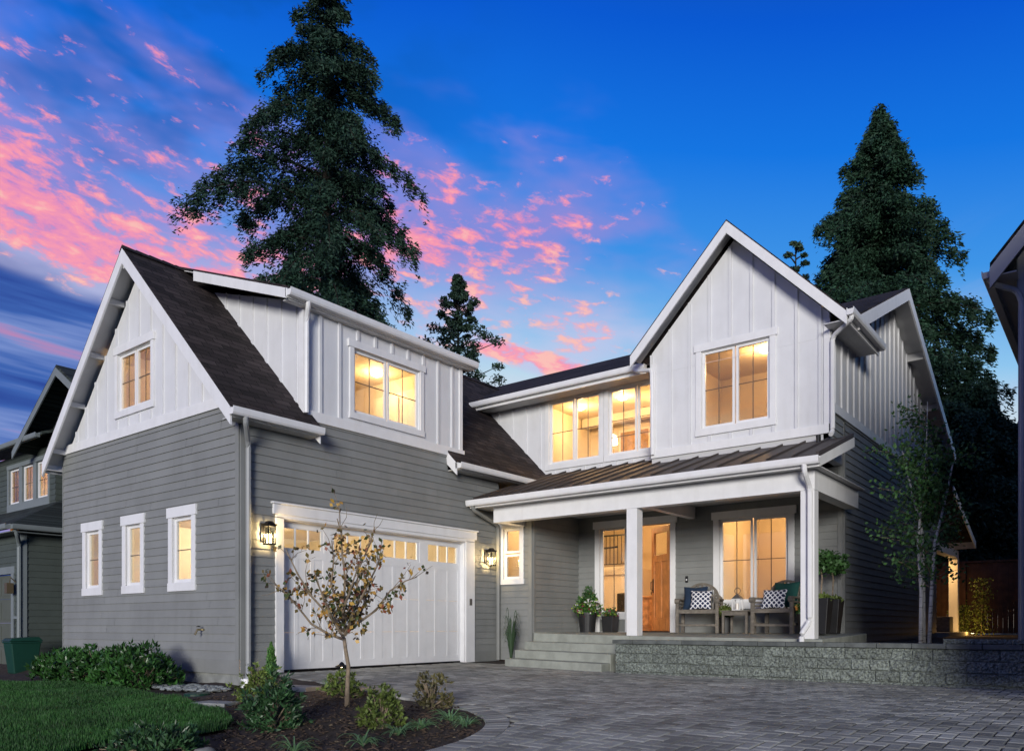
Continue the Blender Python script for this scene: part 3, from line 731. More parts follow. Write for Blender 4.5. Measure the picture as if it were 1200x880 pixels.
MB().fb(Fd, -7.043, -7.017, 1.66, 1.69, .03, .034).build('bell_button', VINYL, H)

# --- upper front gable
ux = -5.70; utop = lambda u: min(7.86-abs(u-ux)*1.03, 99)
uw = (-6.34, -5.03, 4.46, 5.93)
bnb(Fu, -7.39, XR, 4.20, utop, [uw], 'gable_wall', H, off=.0, brk=(ux,))
mb = MB(); mb.fb(Fu, -7.39, XR, 5.70, 5.705, .0, .004); mb.build('flashing', BNB, H)
mb = MB(); mb.fb(Fu, -7.39, XR, 4.04, 4.20, -.02, .04); mb.fb(Fu, XR-.09, XR+.02, 4.20, 6.0, 0, .03); mb.fb(Fu, -7.39, -7.30, 4.20, 5.9, 0, .03)
mb.fb(Rs, YG, YG+.09, 4.2, 5.95, 0, .03); mb.build('corner_board', WHITE, H, bevel=.003)
window(Fu, *uw, H, sashes=2, cols=2, rows=(.5,), trim=.11, head=.14, sill=.13)
MB().box(-7.39, XR, YG, YD, 3.62, 4.04).build('overhang', SOFFIT, H)
zu = 8.10; ury = 13.60; uE = lambda x: zu-abs(x-ux)*1.03
uL, uR = -7.68, -3.62
mb = MB()
mb.slab([(ux, ury, zu), (ux, 18.4, zu), (uR, 15.75, uE(uR)), (uR, ury, uE(uR))], .045)
mb.slab([(ux, ury, zu), (uL, ury, uE(uL)), (uL, 14.35, uE(uL)), (ux, 18.4, zu)], .045)
mb.build('shingle_roof', SHX, H)
mb = MB(); mb.slab([(ux, ury+.03, zu-.05), (ux, YG+.05, zu-.05), (uR, YG+.05, uE(uR)-.05), (uR, ury+.03, uE(uR)-.05)], .02)
mb.slab([(ux, ury+.03, zu-.05), (ux, YG+.05, zu-.05), (uL, YG+.05, uE(uL)-.05), (uL, ury+.03, uE(uL)-.05)], .02)
mb.box(XR, uR, ury+.04, 15.7, 5.80, 5.815)
mb.build('soffit', SOFFIT, H)
mb = MB(); rake(mb, ux, zu, uR, uE(uR), ury-.005, .22); rake(mb, uL, uE(uL), ux, zu, ury-.005, .22)
mb.box(uR-.03, uR, ury+.03, 15.75, 5.77, 5.93)
mb.build('fascia', WHITE, H, bevel=.003)
mb = MB(); gutter(mb, (uR, ury-.02, 5.97), (uR, 15.78, 5.97), (1, 0, 0)); mb.build('gutter', WHITE, H)
# --- main roof and its front dormer wall
mz = lambda y: 6.07+.455*(y-14.25) if y <= 18.2 else 7.87-.43*(y-18.2)
mb = MB()
mb.slab([(-15, 14.25, mz(14.25)), (-7.5, 14.25, mz(14.25)), (-7.5, 18.2, 7.87), (-15, 18.2, 7.87)], .05)
mb.slab([(-7.5, 15.2, mz(15.2)), (-3.62, 15.2, mz(15.2)), (-3.62, 18.2, 7.87), (-7.5, 18.2, 7.87)], .05)
mb.slab([(-4.0, 14.25, mz(14.25)+.015), (-3.62, 14.25, mz(14.25)+.015), (-3.62, 15.2, mz(15.2)), (-4.0, 15.2, mz(15.2))], .05)
mb.slab([(-15, 18.2, 7.87), (-3.62, 18.2, 7.87), (-3.62, 24, mz(24)), (-15, 24, mz(24))], .05)
mb.build('shingle_roof', SHY, H)
d2a = (-10.46, -9.10, 4.44, 5.88); d2b = (-8.88, -7.50, 4.44, 5.88)
bnb(Fd, -12.6, -7.39, 3.95, lambda u: 6.0, [d2a, d2b], 'dormer_wall', H, off=.25)
window(Fd, *d2a, H, sashes=2, cols=2, rows=(.5,), trim=.10, head=.10, sill=.13, ear=.0)
window(Fd, *d2b, H, cols=2, rows=(.27, .52), trim=.10, head=.10, sill=.13, ear=.0)
mb = MB(); mb.box(-13.0, -7.4, 14.28, YD, 5.905, 5.92); mb.build('soffit', SOFFIT, H)
mb = MB(); mb.box(-13.2, -7.68, 14.25, 14.28, 5.87, 6.03)
for yy0, yy1 in ((14.25, 18.2), (24.0, 18.2)):    # side gable rake boards
    x = -3.62
    mb.hexa([(x, yy0, mz(yy0)-.27), (x+.035, yy0, mz(yy0)-.27), (x+.035, yy1, 7.60), (x, yy1, 7.60), (x, yy0, mz(yy0)-.03), (x+.035, yy0, mz(yy0)-.03), (x+.035, yy1, 7.84), (x, yy1, 7.84)])
mb.build('fascia', WHITE, H, bevel=.003)
mb = MB()
mb.slab([(XR, 18.2, 7.80), (-3.63, 18.2, 7.80), (-3.63, 24, mz(24)-.07), (XR, 24, mz(24)-.07)], .02)
mb.slab([(XR, 14.3, 5.99), (-3.63, 14.3, 5.99), (-3.63, 18.2, 7.80), (XR, 18.2, 7.80)], .02)
for yy in (16.0, 18.2, 20, 21.8, 23.4): mb.box(XR, -3.64, yy-.04, yy+.04, mz(yy)-.25, mz(yy)-.09)
mb.build('soffit', SOFFIT, H)
mb = MB(); gutter(mb, (-12.35, 14.25, 6.055), (-7.66, 14.25, 6.055), (0, -1, 0)); mb.build('gutter', WHITE, H)
# --- right side wall
side_top = lambda y: mz(y)-.09 if y > 14.3 else 6.0
bnb(Rs, YG, 23.6, 4.60, side_top, [], 'gable_wall', H, off=.3, brk=(14.3, 18.2))
mb = MB(); mb.fb(Rs, YG, 23.6, 4.44, 4.60, 0, .035); mb.build('band_board', WHITE, H)
lap(Rs, YD+.09, 23.6, .3, 4.44, [], 'siding_wall', SIDING, H)
lap(Rs, YG, YD, 3.9, 4.44, [], 'siding_wall', SIDING, H)
MB().box(-15, XR, 23.5, 23.62, .2, 5.4).build('siding_wall', SIDING, H)
# --- porch roof (standing seam)
pz = lambda y: 3.30+.335*(y-12.05)
pl_, pr_ = -10.50, -3.60
mb = MB(); mb.slab([(pl_, 12.05, pz(12.05)), (pr_, 12.05, pz(12.05)), (pr_, 13.95, pz(13.95)), (pl_, 13.95, pz(13.95))], .03)
mb.slab([(pl_, 13.95, pz(13.95)), (-7.39, 13.95, pz(13.95)), (-7.39, 14.78, pz(14.78)), (pl_, 14.78, pz(14.78))], .03)
x = pl_+.1
while x < pr_:
    ye = 14.78 if x < -7.4 else 13.94
    mb.hexa([(x-.013, 12.05, pz(12.05)), (x+.013, 12.05, pz(12.05)), (x+.013, ye, pz(ye)), (x-.013, ye, pz(ye)), (x-.01, 12.05, pz(12.05)+.035), (x+.01, 12.05, pz(12.05)+.035), (x+.01, ye, pz(ye)+.035), (x-.01, ye, pz(ye)+.035)])
    x += .40
mb.hexa([(pr_-.05, 12.05, pz(12.05)), (pr_, 12.05, pz(12.05)), (pr_, 13.95, pz(13.95)), (pr_-.05, 13.95, pz(13.95)), (pr_-.05, 12.05, pz(12.05)+.045), (pr_, 12.05, pz(12.05)+.045), (pr_, 13.95, pz(13.95)+.045), (pr_-.05, 13.95, pz(13.95)+.045)])
mb.build('porch_roof', METROOF, H)
mb = MB(); mb.box(pl_, pr_-.02, 12.07, YD-.02, 3.135, 3.15)
mb.build('porch_ceiling', SOFFIT, H)
mb = MB(); mb.box(pl_, pr_, 12.05, 12.08, 3.12, 3.27)
mb.hexa([(pr_-.035, 12.08, 3.12), (pr_, 12.08, 3.12), (pr_, 14.0, pz(14.0)-.20), (pr_-.035, 14.0, pz(14.0)-.20), (pr_-.035, 12.08, 3.27), (pr_, 12.08, 3.27), (pr_, 14.0, pz(14.0)-.035), (pr_-.035, 14.0, pz(14.0)-.035)])
mb.build('fascia', WHITE, H, bevel=.003)
mb = MB(); gutter(mb, (pl_-.02, 12.05, 3.27), (pr_+.02, 12.05, 3.27), (0, -1, 0)); mb.build('gutter', WHITE, H)
mb = MB(); mb.box(-10.08, -3.74, 12.29, 12.51, 2.82, 3.13); mb.box(-10.08, -9.86, 12.51, 13.05, 2.82, 3.13); mb.box(-3.96, -3.74, 12.51, YD, 2.82, 3.13)
mb.box(-6.98, -6.84, 12.51, YD-.02, 2.90, 3.13)
mb.build('porch_beam', WHITE, H, bevel=.006)
for x in (-6.91, -3.85):
    c = MB().box(x-.105, x+.105, 12.295, 12.505, .535, 2.82).build('porch_post', WHITE, H, bevel=.006)
# porch slab and steps
mb = MB(); C_ = [(-9.0, 12.2, .60), (-6.9, 12.2, .565), (-3.6, 12.2, .535), (-3.6, YD, .605), (-6.9, YD, .605), (-9.0, YD, .605)]
mb.slab([C_[0], C_[1], C_[4], C_[5]], .55); mb.slab([C_[1], C_[2], C_[3], C_[4]], .5); mb.slab([(XN, 13.05, .605), (-9.0, 13.05, .605), (-9.0, YD, .605), (XN, YD, .605)], .55)
mb.build('porch_slab', CONC, H, bevel=.012)
mb = MB(); hs = [(.14, .10), (.29, .255), (.44, .41)]
for i, (a, b) in enumerate(hs):
    y0 = 11.3+.3*i
    mb.hexa([(-9.0, y0, -.3), (-6.93, y0, -.3), (-6.93, y0+(.3 if i < 2 else .3), -.3), (-9.0, y0+.3, -.3), (-9.0, y0, a), (-6.93, y0, b), (-6.93, y0+.3, b+.004), (-9.0, y0+.3, a+.004)])
tag(mb.build('front_steps', CONC, None, bevel=.012), 'three grey concrete entry steps rising from the paver drive to the porch floor', 'steps')

# --- downspouts
def spout(pts, wd=.07, parent=H, m=WHITE, name='downspout'):
    mb = MB(); pts = [Vector(p) for p in pts]; rr = []
    for i, p in enumerate(pts):      # soften the bends
        if 0 < i < len(pts)-1:
            a = (pts[i-1]-p); b = (pts[i+1]-p); l = min(.07, a.length*.4, b.length*.4)
            rr += [p+a.normalized()*l, p+(a.normalized()+b.normalized())*l*.3, p+b.normalized()*l]
        else: rr.append(p)
    mb.tube(rr, wd*.58, 8); return mb.build(name, m, parent, smooth=False)
spout([(XG+.32, 6.72, 3.84), (XG+.32, 6.72, 3.74), (XG+.07, 6.93, 3.5), (XG+.07, 6.93, .12), (XG+.14, 6.88, .02), (XG+.14, 6.88, -.1)], m=mat('grey_downspout_paint', (.27, .28, .285), .5, var=.04))
MB().lathe((XG+.14, 6.86, -.22), [(.09, 0), (.09, .16), (.075, .17)], 12).build('drain_boot', VINYL, H)
spout([(XG+.21, 7.93, 5.96), (XG+.20, 7.94, 5.88), (XG+.08, 8.0, 5.72), (XG+.07, 8.0, 4.35), (XG+.07, 8.0, 4.2)])
spout([(-10.40, 12.0, 3.18), (-10.40, 12.05, 3.08), (-10.49, 12.95, 2.86), (-10.49, 12.95, .02)], m=NBTRIM if False else SIDING)
spout([(-7.90, 14.18, 5.96), (-7.80, 14.12, 5.90), (-7.36, 13.90, 5.78), (-7.34, 13.89, 4.1)])
spout([(-3.62+.06, 13.66, 5.88), (-3.56, 13.66, 5.80), (-3.93, 13.90, 5.66), (-3.93, 13.90, 4.05), (-3.93, 13.80, 3.98)])
spout([(-3.80, 11.99, 3.17), (-3.80, 12.0, 3.05), (-3.80, 12.25, 2.85), (-3.80, 12.25, .80), (-3.86, 12.06, .62), (-3.86, 12.06, .50)])
# plumbing vent stub where the spout lands
MB().tube([(-4.12, 13.75, 3.86), (-4.12, 13.75, 3.98)], .04, 10).build('roof_vent', DARK, H)

# --- interiors
room(XL+.3, XG-.16, YF+.14, 12.6, .02, 2.9, ('-y', '+x'), H, 330, (1, .80, .52), INT, 2)
room(-15.2, XG-.14, YF+.14, 12.3, 3.35, 5.95, ('+x',), H, 1, (1, .62, .28), INT, 1) if False else None
# bonus room over the garage: sloped-ceiling room open to both windows
mb = MB(); x0, x1, y0, y1, z0, z1 = -15.0, XG-.14, YF+.12, 11.38, 3.6, 5.85
mb.quad((x0, y0, z0), (x0, y1, z0), (x0, y1, zE(x0)-.12), (x0, y0, zE(x0)-.12)); mb.quad((x0, y1, z0), (x1, y1, z0), (x1, y1, z1), (x0, y1, z1))
zc = 5.85; xa = gx-(zr-.12-zc)
mb.quad((x0, y0, zE(x0)-.12), (x0, y1, zE(x0)-.12), (xa, y1, zc), (xa, y0, zc)); mb.quad((xa, 8.1, zc), (xa, y1, zc), (x1, y1, zc), (x1, 8.1, zc))
mb.quad((xa, y0, zc), (xa, 8.1, zc), (gx+1.28, 8.1, zc), (gx+1.28, y0, zc)); mb.quad((gx+1.28, y0, zc), (gx+1.28, 8.1, zc), (gx+2.8, 8.1, zc-1.52), (gx+2.8, y0, zc-1.52))
rb = mb.build('room', INT, H, recalc=False); MB().quad((x0, y0, z0), (x1, y0, z0), (x1, y1, z0), (x0, y1, z0)).build('floor', INTF, rb, recalc=False)
for lx, ly in ((-11.9, 8.9), (-11.9, 10.8), (-13.6, 8.2)):
    MB().lathe((lx, ly, zc-.09), [(.05, 0), (.11, .03), (.13, .088)], 16).build('ceiling_light', CEILL, rb)
    lamp('ceiling_lamp', (lx, ly, zc-.24), 50, (1, .62, .29), .08, rb, 'POINT')
# closet doors and a rail seen through the dormer window
mb = MB(); mb.box(-12.6, -10.9, 11.33, 11.365, 3.6, 5.55)
for a in (-12.5, -11.7): mb.box(a, a+.7, 11.29, 11.32, 3.7, 5.45)
mb.build('closet_door', INTW, rb, bevel=.01)
room(-10.85, -7.5, YD+.12, 17.2, 3.62, 5.95, ('-y',), H, 165, (1, .56, .22), INT, 3, fx=[(-10.2, 15.7), (-9.0, 15.6), (-8.2, 16.2)])
mb = MB(); mb.box(-10.0, -9.1, 17.14, 17.18, 3.64, 5.62); mb.box(-8.75, -7.85, 17.14, 17.18, 3.64, 5.62); mb.build('upstairs_door', INTW, H, bevel=.01, each=True)
MB().box(-9.93, -9.17, 17.12, 17.14, 3.66, 5.55).build('dark_doorway_panel', INTF, H)  # flat brown panel, its colour standing in for the dark of a doorway
mb = MB(); mb.tube([(-9.75, 16.4, 5.95), (-9.75, 16.4, 5.35)], .012); mb.build('pendant_cord', DARK, H); MB().lathe((-9.75, 16.4, 5.1), [(.14, 0), (.12, .2), (.03, .26)], 14).build('pendant_shade', CEILL, H)
mb = MB(); mb.box(-10.80, -7.52, 16.7, 16.9, 5.72, 5.94); mb.build('ceiling_beam', INTW, H)
room(-7.25, -4.14, YG+.12, 17.0, 3.62, 6.3, ('-y',), H, 62, (1, .56, .22), INT, 1)
MB().box(-5.45, -4.6, 16.90, 16.98, 3.64, 5.5).build('closet_door', INTW, H, bevel=.01)
mb = MB(); mb.box(-6.35, -5.95, 16.2, 16.9, 3.64, 4.8); mb.build('dresser', CABW, H, bevel=.01)
fo = room(-12.4, -6.95, YD+.12, 19.5, .61, 3.6, ('-y',), H, 260, (1, .58, .25), INT, 2, fx=[(-10.6, 16.2), (-8.4, 16.4)])
MB().box(-12.4, XN-.02, YD+.1, YD+.125, .61, 3.6).build('partition', INT, fo)
room(-6.75, -4.2, YD+.12, 18.0, .61, 3.4, ('-y',), H, 105, (1, .58, .26), INT, 1)
nk = room(-12.5, -9.80, 13.17, 14.75, .61, 3.3, ('-y',), H, 55, (1, .60, .28), INT, 1)
# foyer: landing with black railing, console with decor
mb = MB(); mb.box(-12.38, -9.85, 17.6, 19.45, .62, 2.22); mb.build('stair_landing', INT, fo)
mb = MB(); mb.box(-12.38, -9.83, 17.55, 17.6, 2.06, 2.26); mb.build('landing_trim', INTW, fo)
mb = MB()
mb.box(-11.35, -9.9, 17.58, 17.62, 3.05, 3.09); mb.box(-11.35, -9.9, 17.59, 17.61, 2.32, 2.34); mb.box(-9.93, -9.88, 17.57, 17.63, 2.26, 3.14)
for k in range(13): mb.box(-11.34+k*.115, -11.325+k*.115, 17.593, 17.607, 2.34, 3.05)
mb.tube([(-11.2, 16.9, 2.35), (-10.9, 16.9, 2.66), (-9.95, 17.0, 2.70)], .025); mb.build('stair_railing', DARK, fo)
mb = MB(); mb.box(-9.5, -8.7, 17.0, 17.4, .70, 1.42); mb.box(-9.53, -8.67, 16.97, 17.43, 1.42, 1.46); mb.box(-9.45, -8.75, 17.05, 17.35, .62, .70)
for a in (-9.46, -9.05): mb.box(a, a+.36, 16.98, 17.0, .76, 1.36)
mb.build('console_cabinet', CABW, fo, bevel=.006)
mb = MB(); mb.box(-9.98, -9.7, 17.0, 17.4, .62, 1.55); mb.build('tall_chair', POT, fo, bevel=.03)
def frame_pic(x0, x1, y, z0, z1, par):
    mb = MB(); t = .035
    mb.box(x0, x1, y-.02, y, z0, z0+t); mb.box(x0, x1, y-.02, y, z1-t, z1); mb.box(x0, x0+t, y-.02, y, z0+t, z1-t); mb.box(x1-t, x1, y-.02, y, z0+t, z1-t); mb.build('picture_frame', DARK, par)
frame_pic(-9.83, -9.35, 19.46, 1.95, 2.9, fo)
MB().lathe((-9.05, 17.2, 1.46), [(.05, 0), (.08, .08), (.03, .2), (.05, .26)], 12).build('vase', POT, fo)
frame_pic(-10.12, -9.92, 14.70, 2.1, 2.6, nk)
MB().lathe((-7.2, 16.9, 1.46), [(.05, 0), (.08, .08), (.03, .2), (.05, .26)], 12).build('vase', POT, fo)
dn_ = MB(); dn_.box(-5.75, -4.5, 17.90, 17.97, .62, 2.75); dn_.box(-5.6, -5.2, 17.86, 17.90, .8, 2.6); dn_.box(-5.05, -4.65, 17.86, 17.9, .8, 2.6); dn_.build('closet_door', INTW, H, bevel=.008)
dn_ = MB(); dn_.box(-6.74, -6.69, 15.6, 16.4, .62, 2.7); dn_.build('inner_door', INTW, H, bevel=.008)
mb = MB(); mb.box(-5.15, -4.75, 16.5, 16.9, 1.0, 1.72); mb.box(-5.1, -4.8, 16.55, 16.85, .62, 1.0); mb.build('desk_chair', POT, H, bevel=.03)
# --- rear covered patio
mb = MB(); mb.slab([(-9, 23.7, 4.5), (-3.62, 23.7, 4.5), (-3.62, 27.6, 3.35), (-9, 27.6, 3.35)], .05); mb.build('patio_roof', SHY, H)
mb = MB(); mb.box(-9, -3.62, 27.55, 27.6, 3.1, 3.3); mb.hexa([(-3.62, 23.7, 4.25), (-3.59, 23.7, 4.25), (-3.59, 27.6, 3.10), (-3.62, 27.6, 3.10), (-3.62, 23.7, 4.45), (-3.59, 23.7, 4.45), (-3.59, 27.6, 3.30), (-3.62, 27.6, 3.30)]); mb.box(-4.22, -3.98, 23.7, 27.1, 2.78, 3.0); mb.build('fascia', WHITE, H)
MB().box(-4.22, -3.98, 26.9, 27.14, .5, 2.78).build('patio_post', WHITE, H, bevel=.006)
MB().box(-9, -3.7, 23.65, 27.5, .3, .56).build('patio_slab', CONC, H)
MB().box(-4.5, -3.9, 25.0, 25.6, .56, 1.0).build('patio_bench', TEAK, H, bevel=.02)
MB().lathe((-5.0, 26.0, 2.95), [(.1, 0), (.11, .03)], 12).build('ceiling_light', CEILL, H)
lamp('patio_lamp', (-4.6, 26.2, 2.85), 45, (1, .55, .18), .3, H)
# ================================================================== wall lanterns
def lantern(y, z, label):
    L = thing('wall_lantern', label, 'wall lantern', (XG+.02, y, z-.05), 0, 'lanterns beside the garage door')
    cx = XG+.16; mb = MB(); a = .062; h0, h1 = z-.17, z+.11
    for sx in (-1, 1):
        for sy in (-1, 1): mb.box(cx+sx*a-.007, cx+sx*a+.007, y+sy*a-.007, y+sy*a+.007, h0, h1)
    for zz in (h0, h1): mb.box(cx-a-.01, cx+a+.01, y-a-.01, y+a+.01, zz-.012, zz+.006)
    mb.box(cx-a-.02, cx+a+.02, y-a-.02, y+a+.02, h1+.006, h1+.03)
    mb.hexa([(cx-a, y-a, h1+.03), (cx+a, y-a, h1+.03), (cx+a, y+a, h1+.03), (cx-a, y+a, h1+.03), (cx-.03, y-.03, h1+.075), (cx+.03, y-.03, h1+.075), (cx+.03, y+.03, h1+.075), (cx-.03, y+.03, h1+.075)])
    mb.build('lantern_frame', DARK, L)
    mb = MB(); mb.box(XG+.017, XG+.035, y-.06, y+.06, z-.12, z+.16); mb.box(XG+.03, cx-a, y-.01, y+.01, z+.14, z+.16); mb.build('back_plate', DARK, L)
    g = MB()
    for sx in (-1, 1): g.box(cx+sx*a-.001, cx+sx*a+.001, y-a+.008, y+a-.008, h0+.008, h1-.014)
    for sy in (-1, 1): g.box(cx-a+.008, cx+a-.008, y+sy*a-.001, y+sy*a+.001, h0+.008, h1-.014)
    g.build('glass_pane', GLASS, L)
    b = MB()
    for ox, oy in ((-.02, -.025), (.02, -.02), (0, .03)):
        b.lathe((cx+ox, y+oy, h0), [(.008, 0), (.008, .09), (.012, .10), (.015, .12), (.004, .16)], 8)
    b.build('candle_bulb', BULB, L)
    lamp('lantern_lamp', (cx, y, z-.03), 42, (1, .66, .30), .03, L, 'POINT')
lantern(7.24, 2.17, 'black glass wall lantern left of the garage door, nearer the tall downspout')
lantern(12.62, 2.17, 'black glass wall lantern right of the garage door, beside the nook downspout')

# hose bib on the left gable wall
hb = thing('hose_tap', 'small brass garden tap on the grey gable wall above the pebbles', 'tap', (-11.55, YF-.02, .66))
mb = MB(); mb.tube([(-11.55, YF, .68), (-11.55, YF-.12, .68), (-11.55, YF-.16, .60)], .018); mb.lathe((-11.55, YF-.03, .67), [(.03, 0), (.03, .02)], 10); mb.build('spout', mat('brass', (.35, .28, .15), .4, .8), hb)
MB().lathe((-11.55, YF-.10, .72), [(.035, 0), (.035, .01), (.01, .02)], 10).build('handle', DARK, hb)

# ================================================================== retaining wall
def blockwall(x0, x1, z0, z1, yf, bh=.15, st=.0125):
    mb = MB(); r = 0; z = z0
    while z < z1-.02:
        zt = min(z+bh, z1); x = x0-(random.uniform(.05, .2) if r else 0)
        while x < x1:
            w_ = random.choice((.24, .30, .45)); a = max(x, x0)+.0015; b = min(x+w_, x1)-.0015; x += w_
            if b-a < .03: continue
            nx = max(2, int((b-a)/st)); nz = max(2, int((zt-z-.005)/st)); base = len(mb.v); off = Vector((random.uniform(0, 99), 0, 0)); pr_o = random.uniform(-.006, .010)
            for p in range(nx+1):
                for q in range(nz+1):
                    u = a+(b-a)*p/nx; v = z+.0025+(zt-z-.005)*q/nz; e = min(u-a, b-u, v-z-.0025, zt-.0025-v); vv = Vector((u, v, 0))+off
                    o_ = pr_o+.030*noise.noise(vv*7)+.022*noise.noise(vv*19)+.016*noise.noise(vv*43) if e > .002 else -.012
                    mb.v.append((u, yf-.02-o_, v))
            for p in range(nx):
                for q in range(nz): k = base+p*(nz+1)+q; mb.f.append((k, k+nz+1, k+nz+2, k+1))
        z = zt; r += 1
    return mb
RET = mat('split_face_block', (.155, .175, .155), .95, var=.55, vscale=38, bump=.9, bscale=60, rnd=.16, detail=6)
rw = thing('retaining_wall', 'low split-face grey block retaining wall with capstones running right from the steps', 'retaining wall', (-6.65, 11.3, -.05))
blockwall(-6.66, -.2, -.16, .44, 11.32).build('block_face', RET, rw, recalc=False)
MB().box(-.2, 7.5, 11.33, 11.6, -.2, .44).build('plain_end', RET, rw)
b2 = blockwall(-1.84, -.2, .505, .575, 11.34); b2.build('upper_course', RET, rw, recalc=False)
MB().box(-6.62, 7.5, 11.335, 11.6, -.1, .44).build('block_core', RET, rw)
mb = MB()
x = -6.70
while x < 7.4:
    l = random.uniform(.38, .44); zt = .445+random.uniform(0, .003) if x < -1.84-.3 else .445
    mb.box(x+.003, x+l-.003, 11.265+random.uniform(-.008, .008), 11.62, zt, zt+.062); x += l
mb.build('capstone', mat('capstone_concrete', (.10, .11, .105), .9, var=.25, vscale=6, bump=.8, bscale=30, rnd=.15), rw, bevel=.006)

# ================================================================== neighbour, right
NR = thing('neighbouring_house', 'slate grey house at the right edge with white downspout and steep overhanging eave', 'house', (2, 18, .4))
mb = MB()
nt = lambda u: 6.40+(u+1.25)*1.2 if u < 4 else 12.7-(u-4)*1.2
lap(FF(13.9), -1.25+.1, 9, .4, 5.6, [], 'siding_wall', NRSID, NR)
bnb(FF(13.9), -1.25, 9, 5.6, nt, [], 'gable_wall', NR, m=NRSID, brk=(4,))
MB().box(-1.24, -1.10, 13.98, 30, .3, 6.3).build('siding_wall', NRSID, NR)
mb = MB(); mb.fb(FF(13.9), -1.26, -1.15, .4, 6.3, 0, .03); mb.build('corner_board', NRTRIM, NR)
mb = MB(); mb.slab([(-1.58, 13.5, 6.10), (4, 13.5, 12.8), (4, 24, 12.8), (-1.58, 24, 6.10)], .06); mb.slab([(9.58, 13.5, 6.10), (4, 13.5, 12.8), (4, 24, 12.8), (9.58, 24, 6.10)], .06); mb.build('shingle_roof', SHX, NR)
mb = MB(); rake(mb, -1.58, 6.08, 4, 12.78, 13.48, .30, .04, .06); rake(mb, 4, 12.78, 9.58, 6.08, 13.48, .30, .04, .06); mb.box(-1.58, -1.54, 13.54, 24, 5.80, 6.0); mb.build('fascia', NRTRIM, NR)
mb = MB(); mb.box(-1.54, -1.25, 13.54, 24, 5.90, 5.92); mb.build('soffit', NRTRIM, NR)
mb = MB(); gutter(mb, (-1.58, 13.55, 6.02), (-1.58, 24, 6.02), (-1, 0, 0)); mb.build('gutter', NRTRIM, NR)
spout([(-1.60, 13.62, 5.92), (-1.56, 13.66, 5.84), (-1.26, 13.84, 5.72), (-1.20, 13.83, 5.5), (-1.20, 13.83, .45)], parent=NR, m=NRTRIM)
lap(FL(-.35), 8.6, 13.9, .4, 5.9, [], 'siding_wall', NRSID, NR); lap(FF(8.6), -.35, 6, .4, 5.9, [(1.2, 2.6, 3.6, 5.0)], 'siding_wall', NRSID, NR)  # front wing out of view, added to block sun from the farmhouse side wall
mb = MB(); mb.slab([(-.65, 8.25, 5.85), (2.8, 8.25, 8.6), (2.8, 14, 8.6), (-.65, 14, 5.85)], .06); mb.slab([(6.3, 8.25, 5.85), (2.8, 8.25, 8.6), (2.8, 14, 8.6), (6.3, 14, 5.85)], .06); mb.build('shingle_roof', SHX, NR)
MB().fpoly(FF(8.6), [(-.35, 5.9), (6, 5.9), (2.8, 8.5)], -.1, 0).build('gable_wall', NRSID, NR)
MB().box(-.3, 5.9, 8.72, 13.8, .2, 5.7).build('shade_wing_core', NRSID, NR)
window(FF(8.6), 1.2, 2.6, 3.6, 5.0, NR, mtrim=NRTRIM)

# ================================================================== neighbour, left
NL = thing('neighbouring_house', 'dark green-grey two-storey house at the left edge with three lit upper windows', 'house', (-24, 12, -.3))
zl = -.34; cx_, cy_ = -19.9, 7.25
gdh = [(-22.9, -20.45, zl, 1.95)]
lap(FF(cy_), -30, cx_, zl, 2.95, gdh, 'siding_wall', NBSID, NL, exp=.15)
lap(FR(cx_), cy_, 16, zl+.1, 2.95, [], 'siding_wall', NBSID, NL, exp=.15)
MB().box(-20, cx_-.0, cy_+.02, 16, zl-.3, zl+.1).build('foundation', FOUND, NL)
mb = MB(); mb.fb(FF(cy_), cx_-.1, cx_+.02, zl, 2.95, 0, .03); mb.fb(FR(cx_), cy_, cy_+.1, zl, 2.95, 0, .03)
mb.build('corner_board', NBTRIM, NL)
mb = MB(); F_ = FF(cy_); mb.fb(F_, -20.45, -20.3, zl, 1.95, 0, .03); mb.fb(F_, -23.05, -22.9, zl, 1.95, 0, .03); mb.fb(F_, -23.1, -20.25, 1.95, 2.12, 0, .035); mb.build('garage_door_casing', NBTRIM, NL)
mb = MB()
for k in range(4):
    z0 = zl+.02+k*.565; mb.fb(F_, -22.9, -20.45, z0, z0+.56, -.10, -.07)
    for q in range(3): mb.fb(F_, -22.8+q*.8, -22.1+q*.8, z0+.08, z0+.48, -.07, -.06)
mb.build('garage_door', NBGAR, NL)
mb = MB(); mb.tube([(-20.16, cy_-.03, 1.75), (-20.16, cy_-.14, 1.85), (-20.16, cy_-.16, 1.72)], .015); mb.box(-20.23, -20.09, cy_-.24, cy_-.1, 1.48, 1.72); mb.build('wall_lamp', mat('tarnished_brass', (.16, .12, .07), .5, .6), NL)
mb = MB(); mb.box(-20.28, -19.94, cy_-.06, cy_-.03, .9, .96); mb.box(-20.28, -20.24, cy_-.06, cy_-.03, zl, .9); mb.build('trim_board', NBTRIM, NL)
# lower hipped roof
ze = 3.02; mb = MB(); ov = .35
mb.slab([(-30, cy_-ov, ze), (cx_+ov, cy_-ov, ze), (-21.75, 8.9, ze+.98), (-30, 8.9, ze+.98)], .06)
mb.slab([(cx_+ov, cy_-ov, ze), (cx_+ov, 16, ze), (-21.75, 16, ze+.98), (-21.75, 8.9, ze+.98)], .06)
mb.build('shingle_roof', SHN, NL)
mb = MB(); mb.box(-30, cx_+ov-.02, cy_-ov+.02, cy_, 2.84, 2.86); mb.box(cx_, cx_+ov-.02, cy_, 16, 2.84, 2.86); mb.build('soffit', NBTRIM, NL)
mb = MB(); gutter(mb, (-30, cy_-ov, ze-.01), (cx_+ov, cy_-ov, ze-.01), (0, -1, 0)); mb.build('gutter', NBTRIM, NL)
mb = MB(); gutter(mb, (cx_+ov, cy_-ov, ze-.01), (cx_+ov, 16, ze-.01), (1, 0, 0)); mb.build('gutter', NBTRIM, NL)
